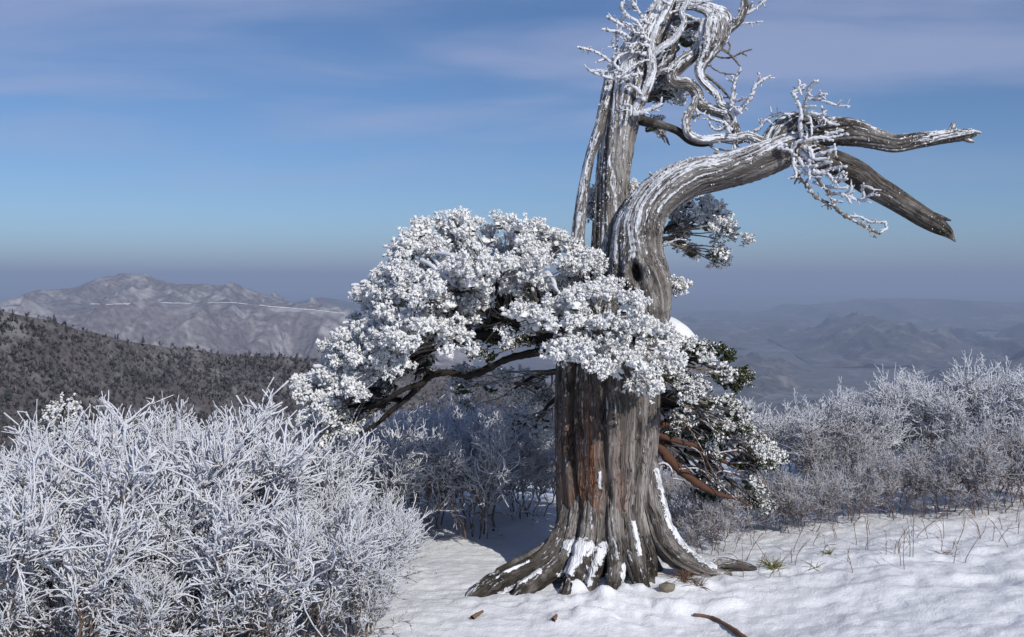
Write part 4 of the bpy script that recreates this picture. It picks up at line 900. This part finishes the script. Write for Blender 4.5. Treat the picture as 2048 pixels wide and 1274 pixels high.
for x0, y0, x1, y1, D, rp in ((868, 515, 905, 570, 6.5, 5), (880, 520, 925, 548, 6.48, 5), (860, 540, 900, 560, 6.45, 4.5), (872, 505, 930, 520, 6.45, 4), (842, 520, 880, 545, 6.46, 5), (835, 450, 825, 452, 6.9, 4), (788, 500, 768, 492, 6.9, 4), (785, 512, 766, 512, 6.9, 3.5), (745, 575, 703, 570, 6.9, 4), (750, 565, 722, 564, 6.9, 4), (715, 655, 682, 660, 6.85, 5), (712, 648, 686, 646, 6.85, 4), (660, 740, 628, 732, 6.7, 5), (665, 750, 616, 748, 6.7, 4.5), (1024, 634, 1005, 628, 6.4, 5), (1100, 570, 1115, 582, 6.4, 4), (960, 530, 950, 545, 6.5, 5), (1095, 545, 1112, 580, 6.7, 5), (780, 640, 830, 620, 6.4, 5), (795, 650, 845, 635, 6.4, 4.5), (800, 630, 850, 610, 6.42, 5), (822, 668, 840, 655, 6.4, 5), (848, 625, 856, 610, 6.42, 4)):
    c = at(np.array((x0, (x0 + x1) / 2 + r_b.normal(0, 2), x1)), np.array((y0, (y0 + y1) / 2 - 3, y1)), np.array((D + .1, D + .03, D)))
    Sx = catmull(c, 10); V, Fq = tubes(Sx[None], np.linspace(1, .8, 10)[None] * rp * D / F_PX, 7, r_b, 0.22)
    part('dead_twig', mesh('dead_twig', V - TREE, Fq, {'frost': np.full(len(V), 0.9)}), m_deadtwig)

# snow lying on the tree
# thick cap on the crook behind the trunk
c = at(1352, 672, 7.35); th = np.linspace(0, 2 * np.pi, 41)[:-1]; phs = np.linspace(-0.5, np.pi / 2, 16)
TH, PH = np.meshgrid(th, phs)
d = np.stack([np.cos(PH) * np.cos(TH), np.cos(PH) * np.sin(TH), np.sin(PH)], -1)
rot = math.radians(-36); q = d * np.array((0.205, 0.17, 0.105)) * (1 + 0.06 * noise(d * 2 + 4, 8))[..., None]
q = np.stack([q[..., 0] * math.cos(rot) - q[..., 2] * math.sin(rot), q[..., 1], q[..., 0] * math.sin(rot) + q[..., 2] * math.cos(rot)], -1) + c
i = np.arange(15)[:, None] * 40; j = np.arange(40)[None]; j2 = (j + 1) % 40
part('snow_cap', mesh('snow_cap', q.reshape(-1, 3) - TREE, [np.stack([i + j, i + j2, i + 40 + j2, i + 40 + j], -1).reshape(-1, 4), np.stack([0 * np.arange(1, 39), np.arange(2, 40), np.arange(1, 39)], -1)]), m_snow)
# ------------------------------------------------------------------ frosted shrubs
def grow(parentP, parentR, t0, t1, k, Lf, ang0, ang1, n, rng, up, curl):
    """children for a batch of parent curves; returns P (N*k,n,3) and start parameter"""
    N, pn, _ = parentP.shape
    t = np.sort(rng.uniform(t0, t1, (N, k)), 1); t[:, -1] = np.minimum(0.99, t[:, -1] + 0.05)
    x = t * (pn - 1); i = np.minimum(x.astype(int), pn - 2); f = (x - i)[..., None]
    ar = np.arange(N)[:, None]
    p = parentP[ar, i] * (1 - f) + parentP[ar, i + 1] * f
    T = parentP[ar, i + 1] - parentP[ar, i]; T /= np.linalg.norm(T, axis=2, keepdims=True) + 1e-9
    q = rng.normal(size=T.shape); q -= T * (q * T).sum(2, keepdims=True); q /= np.linalg.norm(q, axis=2, keepdims=True) + 1e-9
    a = rng.uniform(ang0, ang1, t.shape)[..., None]
    d = T * np.cos(a) + q * np.sin(a) + np.array((0, 0, up)); d /= np.linalg.norm(d, axis=2, keepdims=True)
    L = Lf(t, rng)
    p, d, L = p.reshape(-1, 3), d.reshape(-1, 3), L.reshape(-1)
    s = np.linspace(0, 1, n)
    bend = rng.normal(size=d.shape) * curl + np.array((0, 0, up * 0.5))
    P = p[:, None] + L[:, None, None] * (s[None, :, None] * d[:, None] + (s ** 2)[None, :, None] * bend[:, None] * 0.5)
    P[:, 1:] += rng.normal(size=P[:, 1:].shape) * (L * 0.035)[:, None, None]
    return P, t.reshape(-1)
def make_stem(seed, heavy):
    r = np.random.default_rng(seed)
    n = 12; s = np.linspace(0, 1, n)
    d = np.array((r.uniform(0.1, 0.5), r.uniform(-0.15, 0.15), 1.0)); d /= np.linalg.norm(d)
    b = np.array((r.uniform(-0.1, 0.35), r.uniform(-.2, .2), 0))
    P0 = (s[:, None] * d + (s ** 2)[:, None] * b)[None] * 0.86
    P0[:, 1:] += r.normal(size=(1, n - 1, 3)) * 0.014
    P0[:, 0, 2] -= 0.04
    th = 0.68 if heavy else 0.46
    P1, t1 = grow(P0, None, 0.30, 0.98, 9, lambda t, g: (0.46 * (1 - t) + 0.20) * g.uniform(0.7, 1.2, t.shape), 0.40, 0.95, 9, r, 0.30, 0.45)
    P2a, _ = grow(P1, None, 0.12, 1.0, 9, lambda t, g: (0.22 * (1 - t) + 0.11) * g.uniform(0.6, 1.3, t.shape), 0.4, 0.95, 6, r, 0.22, 0.6)
    P2b, _ = grow(P0, None, 0.35, 1.0, 10, lambda t, g: 0.16 * g.uniform(0.6, 1.3, t.shape), 0.4, 1.0, 6, r, 0.25, 0.6)
    P2 = np.concatenate([P2a, P2b])
    P3, _ = grow(P2, None, 0.12, 1.0, 6, lambda t, g: 0.055 * g.uniform(0.4, 1.6, t.shape), 0.35, 0.8, 3, r, 0.15, 0.5)
    core, spray = Acc(), Acc()
    fr = (0.66 if heavy else 0.30)
    def add(acc, P, r0, r1, sides, f0, f1):
        N, n_, _ = P.shape
        R = np.repeat(np.linspace(r0, r1, n_)[None], N, 0) * r.uniform(0.8, 1.2, (N, 1)) * (1 + 0.22 * r.uniform(-1, 1, (N, n_)))
        V, Fq = tubes(P, R, sides, r, 0.32)
        hz = np.clip(P[..., 2] / 0.75, 0, 1)
        fro = np.linspace(f0, f1, n_)[None] * (0.30 + 0.70 * hz) + r.normal(0, 0.18, (N, 1)) + (0.16 if heavy else 0.02) * (hz - 0.4)
        acc.add(V, Fq, frost=tube_attr(fro, sides))
    add(core, P0, 0.0105 * (0.8 if not heavy else 1), 0.0062 * th, 6, -0.15, fr + .1)
    add(core, P1, 0.0088 * th, 0.0072 * th, 5, 0.10, fr + .2)
    add(spray, P2, 0.0070 * th, 0.0058 * th, 5, fr * .6, fr + .35)
    add(spray, P3, 0.0058 * th, 0.0042 * th, 4, fr * .9, fr + .5)
    c, sp = core.mesh('stem'), spray.mesh('twig_spray')
    mt = m_twig if heavy else m_twig2
    c.materials.append(mt); sp.materials.append(mt)
    return c, sp
HEAVY = [make_stem(500 + i, True) for i in range(8)]
LIGHT = [make_stem(600 + i, False) for i in range(6)]
def shrub(px, D, ytop, ns, kind, label, group, spread=1.0, seed=0):
    r = np.random.default_rng(4000 + seed)
    p = at(px, 900, D); p[2] = float(ground_h(p[0], p[1])) - 0.02
    top = at(px, ytop, D)[2]; h = max(0.45, top - p[2])
    o = empty('frosted_shrub', p, label=label, category='shrub', group=group)
    a0 = r.uniform(0, 6.28)
    lib = HEAVY if kind == 'h' else LIGHT
    for i in range(ns):
        c, sp = lib[int(r.integers(0, len(lib)))]
        st = link('stem', c, None, o)
        a = a0 + i * 2.399 + r.uniform(-.3, .3); q = 0.16 * math.sqrt((i + .5) / ns) * spread
        st.location = (q * math.cos(a), q * math.sin(a), 0)
        sc = h / 1.16 * r.uniform(0.72, 1.05)
        st.scale = (sc * spread, sc * spread, sc)
        st.rotation_euler = (0, 0, a + r.uniform(-.5, .5))
        link('twig_spray', sp, None, st, kind='stuff')
G1, G2, G3, G4 = 'white shrubs left of the old tree', 'shaded shrubs behind the trunk', 'shrubs along the snow bank right of the tree', 'sparse brown shrubs beside the right root'
L1 = 'dense rime-white shrub in the thicket left of the trailing bough'
L1B = 'rime-white shrub whose tips stand out against the dark wooded hillside'
L3B = 'low grey-brown shrub fringing the foot of the right thicket beside open snow'
L2 = 'thin dark-stemmed frosted shrub in the shade behind the trunk'
L3 = 'tall white-tipped shrub at the back of the thicket above the snow bank'
L4 = 'low brown shrub with little frost between the root and the snow bank'
SH = [
 (40, 5.3, 905, 11, 'h', L1, G1), (175, 5.7, 855, 12, 'h', L1, G1), (310, 5.4, 850, 12, 'h', L1, G1), (430, 6.0, 800, 12, 'h', L1, G1), (540, 6.2, 860, 10, 'h', L1, G1),
 (110, 4.9, 980, 9, 'h', L1, G1), (390, 5.0, 1000, 9, 'h', L1, G1), (520, 6.7, 845, 10, 'h', L1B, G1), (240, 6.8, 825, 11, 'h', L1B, G1), (-60, 6.0, 910, 10, 'h', L1, G1), (60, 7.0, 880, 10, 'h', L1B, G1), (370, 7.2, 830, 10, 'h', L1B, G1), (240, 5.0, 1010, 8, 'h', L1, G1), (-40, 4.8, 960, 8, 'h', L1, G1),
 (660, 6.0, 985, 13, 'h', 'rounded white shrub with bare tan stems beside the snow hollow', G1), (725, 6.4, 1020, 9, 'h', 'white shrub tucked under the tip of the trailing bough', G1), (700, 5.55, 1040, 12, 'h', 'low rounded white shrub spilling towards the snow before the tree', G1), (560, 5.25, 1000, 11, 'h', L1, G1), (470, 5.15, 930, 11, 'h', L1, G1),
 (750, 8.0, 840, 9, 'h', L2, G2), (850, 8.3, 825, 10, 'l', L2, G2), (950, 8.1, 830, 10, 'h', L2, G2), (1050, 8.5, 840, 10, 'h', L2, G2), (900, 9.4, 800, 10, 'h', L2, G2), (1010, 9.6, 815, 10, 'h', L2, G2), (690, 8.9, 850, 10, 'h', L2, G2), (1110, 9.2, 850, 8, 'l', L2, G2), (800, 9.6, 805, 10, 'h', L2, G2), (610, 8.2, 900, 9, 'h', L2, G2),
 (1390, 7.75, 960, 9, 'l', L4, G4), (1470, 8.05, 930, 10, 'l', L4, G4), (1430, 7.25, 1000, 8, 'l', L4, G4), (1545, 7.85, 950, 9, 'l', L4, G4), (1350, 8.55, 930, 9, 'l', L4, G4),
 (1580, 9.0, 793, 11, 'h', L3, G3), (1660, 8.55, 830, 11, 'l', L3B, G3), (1740, 9.0, 778, 12, 'h', L3, G3), (1835, 9.2, 758, 12, 'h', L3, G3), (1925, 8.9, 750, 12, 'h', L3, G3), (2015, 9.0, 738, 12, 'h', L3, G3), (2095, 8.8, 728, 10, 'h', L3, G3),
 (1600, 7.75, 930, 10, 'l', L3B, G3), (1690, 7.85, 910, 10, 'l', L3B, G3), (1790, 7.85, 890, 10, 'l', L3B, G3), (1885, 7.75, 860, 10, 'l', L3B, G3), (1975, 7.65, 850, 10, 'l', L3B, G3), (2060, 7.65, 840, 10, 'l', L3B, G3),
 (1640, 10.2, 808, 10, 'h', L3, G3), (1780, 10.4, 768, 10, 'h', L3, G3), (1880, 10.4, 753, 10, 'h', L3, G3), (1990, 10.4, 743, 10, 'h', L3, G3), (1520, 10, 828, 9, 'h', L3, G3),
]
for i, s in enumerate(SH): shrub(*s, spread=1.0 if s[4] == 'h' else 0.95, seed=i)

# a young evergreen behind the white thicket
def sapling(px, D, ytop, label, seed):
    r = np.random.default_rng(seed); p = at(px, 900, D); p[2] = float(ground_h(p[0], p[1])) - 0.05
    h = at(px, ytop, D)[2] - p[2]
    o = empty('evergreen_sapling', p, label=label, category='sapling')
    ax_ = catmull(np.array([(0, 0, 0), (0.03, 0.02, h * .4), (-0.02, 0, h * .75), (0.04, 0, h)]), 14)
    V, Fq = tubes(ax_[None], np.linspace(0.022, 0.006, 14)[None], 7, r, 0.15)
    link('trunk', mesh('trunk', V, Fq), m_bough, o)
    n = 230; t = r.uniform(0.35, 1.0, n); th = r.uniform(0, 6.28, n); R = (1.06 - t) * 0.42 * np.sqrt(r.random(n)) + 0.02
    c = np.stack([np.interp(t, np.linspace(0, 1, 14), ax_[:, k]) for k in range(3)], -1)
    d = np.stack([np.cos(th), np.sin(th), 0.25 + 0 * th], -1)
    acc = Acc(); place_sprigs(acc, c + d * R[:, None] * np.array((1, 1, -0.5)), d + np.array((0, 0, 0.3)) + r.normal(size=(n, 3)) * .3, 0.065 * r.uniform(.7, 1.2, n), r.normal(0.0, .15, n), r)
    link('foliage', acc.mesh('foliage', (0, 0, 0), False), m_fol, o, kind='stuff')
sapling(122, 7.3, 800, 'narrow frosted evergreen sapling rising behind the white thicket', 3)

# ------------------------------------------------------------------ small things on the snow
m_grass = plain('winter_grass', (0.14, 0.15, 0.045), 0.8, 0.5, 60)
m_dry = plain('dry_stalk', (0.16, 0.10, 0.07), 0.85, 0.4, 40)
m_stone = plain('stone', (0.17, 0.15, 0.12), 0.9, 0.4, 20)
def ground_pt(px, py):
    lo, hi = 4.0, 14.0
    for _ in range(40):
        m_ = (lo + hi) / 2; p = at(px, py, m_)
        if p[2] > ground_h(p[0], p[1]): lo = m_
        else: hi = m_
    return at(px, py, lo)
def tuft(name, px, py, n, L, mat, label, cat, seed, lean=0.9, w=0.0035, group=None):
    r = np.random.default_rng(seed); p = ground_pt(px, py)
    th = r.uniform(0, 6.28, n); el = r.uniform(0.15, lean, n); LL = L * r.uniform(0.5, 1.1, n)
    d = np.stack([np.cos(th) * np.sin(el), np.sin(th) * np.sin(el), np.cos(el)], -1)
    s = np.linspace(0, 1, 6)
    P = (s[None, :, None] * d[:, None] - (s ** 2)[None, :, None] * np.array((0, 0, 0.35)) + (s ** 2)[None, :, None] * np.stack([np.cos(th), np.sin(th), 0 * th], -1)[:, None] * 0.2) * LL[:, None, None]
    P += np.stack([r.normal(0, L * .12, n), r.normal(0, L * .12, n), np.full(n, -0.015)], -1)[:, None]
    V, Fq = tubes(P, np.repeat(np.linspace(w, w * 0.3, 6)[None], n, 0), 4)
    kw = dict(label=label, category=cat)
    if group: kw['group'] = group
    o = link(name, mesh(name, V, Fq), mat, None, **kw); o.location = p
tuft('grass_tuft', 1548, 1136, 46, 0.15, m_grass, 'green and yellow grass tuft poking through snow past the right root', 'grass', 1)
tuft('grass_tuft', 1628, 1134, 14, 0.10, m_grass, 'thin green grass blades bent over the snow next to larger tuft', 'grass', 2, 1.2)
tuft('grass_tuft', 1660, 1108, 16, 0.09, m_grass, 'small dull grass tuft below the brown shrubs', 'grass', 3)
tuft('grass_tuft', 1885, 1108, 16, 0.10, m_dry, 'flattened dry grass on a low snow hump', 'grass', 4, 1.4)
tuft('dry_grass', 1365, 1158, 60, 0.15, m_dry, 'brown dry grass heap under the arching right root', 'grass', 5, 1.25, 0.003)
tuft('dry_grass', 1395, 1170, 34, 0.12, m_dry, 'scattered pale dry stalks below the arching root tip', 'grass', 6, 1.4, 0.003)
r = np.random.default_rng(42)
for k in range(44):
    px = r.uniform(1480, 2040); py = 1040 + r.uniform(0, 80) + (2048 - px) * 0.09
    p = ground_pt(px, py); h = r.uniform(0.07, 0.27); n = 9; s = np.linspace(0, 1, n)
    d = np.array((r.normal(0, .3), r.normal(0, .25), 1.0))
    P0 = (s[:, None] * d + (s ** 2)[:, None] * r.normal(0, .2, 3))[None] * h; P0[:, 0, 2] -= 0.02
    P1, _ = grow(P0, None, 0.3, 1.0, int(r.integers(2, 5)), lambda t, g: h * 0.4 * g.uniform(0.5, 1.2, t.shape), 0.4, 0.9, 4, r, 0.25, 0.2)
    a = Acc(); V, Fq = tubes(P0, np.linspace(0.0026, 0.0014, n)[None], 5); a.add(V, Fq)
    V, Fq = tubes(P1, np.full((len(P1), 4), 0.0013), 4); a.add(V, Fq)
    o = link('dry_seedling', a.mesh('dry_seedling'), m_dry, None, label='thin bare brown seedling standing in the snow bank', category='seedling', group='bare seedlings along the snow bank')
    o.location = p
def stick(name, pts, rpx, mat, label, lift=0.012):
    P = []
    for px, py in pts:
        g = ground_pt(px, py); g[2] += lift; P.append(g)
    Sx = catmull(np.array(P), 26); V, Fq = tubes(Sx[None], np.linspace(1, .5, 26)[None] * rpx * 6 / F_PX, 8, r, 0.2)
    o = link(name, mesh(name, V - P[0], Fq), mat, None, label=label, category='stick'); o.location = P[0]
stick('fallen_stick', [(1492, 1284), (1470, 1266), (1446, 1250), (1420, 1238), (1388, 1233)], 6, m_dry, 'bent grey-brown stick lying on open snow before the tree')
stick('bark_chip', [(944, 1240), (956, 1232), (966, 1226)], 5, m_dry, 'dark bark sliver on snow by the left root tip')
stick('bark_chip', [(1106, 1244), (1110, 1240), (1113, 1234)], 5, m_dry, 'small black bark crumb between the two front roots')
p = ground_pt(1334, 1180); B = ICO * np.array((0.055, 0.045, 0.04)) * (1 + 0.2 * r.uniform(-1, 1, (12, 1)))
o = link('stone', mesh('stone', B, [ICF], smooth=False), m_stone, None, label='small brown stone half sunk in snow at trunk foot', category='stone'); o.location = p + np.array((0, 0, 0.012))

# mast on the hillside crest, station on the summit
m_metal = plain('dark_metal', (0.08, 0.085, 0.09), 0.6, 0.2, 3)
b = at(652, 712, 925); a = Acc()
for dx, dy in ((-.5, -.5), (.5, -.5), (.5, .5), (-.5, .5)):
    V, Fq = tubes(np.array([[(dx, dy, -3), (dx * .7, dy * .7, 5), (dx * .4, dy * .4, 10)]]), np.full((1, 3), 0.16), 5); a.add(V, Fq)
for z in (2, 5, 8, 9.6):
    w = 0.55 - 0.02 * z
    V, Fq = tubes(np.array([[(-w, -w, z), (0, -w, z), (w, -w, z)], [(-w, w, z), (0, w, z), (w, w, z)]]), np.full((2, 3), 0.10), 4); a.add(V, Fq)
mast = empty('lattice_mast', b, label='tiny dark lattice mast on the wooded crest by the crown', category='mast')
link('tower', a.mesh('tower'), m_metal, mast)
V = np.array([(x, y, z) for z in (9.2, 11.2) for y in (-.9, .9) for x in (-1.1, 1.1)])
BOXF = np.array([(0, 1, 5, 4), (1, 3, 7, 5), (3, 2, 6, 7), (2, 0, 4, 6), (4, 5, 7, 6), (1, 0, 2, 3)])
link('cabin', mesh('cabin', V, [BOXF], smooth=False), m_metal, mast)
m_pale = plain('pale_wall', (0.7, 0.66, 0.64), 0.8, 0.1, 0.05)
st = at(285, 552, 7190)
station = empty('summit_station', st, label='tiny pale building with masts on the far summit', category='building')
for dx, w, h in ((-20, 22, 9), (14, 34, 12)):
    V = np.array([(x, y, z) for z in (-8, h) for y in (-8, 8) for x in (dx - w / 2, dx + w / 2)], float)
    link('wall', mesh('wall', V, [BOXF], smooth=False), m_pale, station)
for dx, h in ((-30, 26), (2, 34), (40, 24)):
    V, Fq = tubes(np.array([[(dx, 0, -5), (dx, 0, h * .5), (dx, 0, h)]], float), np.array([[1.6, 1.2, .8]]), 5)
    link('antenna', mesh('antenna', V, Fq), m_metal, station)

# ------------------------------------------------------------------ air
hz = 47000.0
V = np.array([(x, y, z) for z in (VALLEY - 120, 300.0) for y in (-hz, hz) for x in (-hz, hz)])
me = mesh('haze', V, [BOXF], smooth=False)
mh = bpy.data.materials.new('haze_air'); mh.use_nodes = True
hn, hl = mh.node_tree.nodes, mh.node_tree.links; hn.clear()
pv = hn.new('ShaderNodeVolumePrincipled'); pv.inputs['Density'].default_value = 0.88e-4
pv.inputs['Color'].default_value = (0.54, 0.66, 0.90, 1); pv.inputs['Anisotropy'].default_value = 0.0
mo = hn.new('ShaderNodeOutputMaterial'); hl.new(pv.outputs[0], mo.inputs['Volume'])
link('haze', me, mh, None, kind='stuff', label='pale blue winter haze filling the valleys', category='haze')
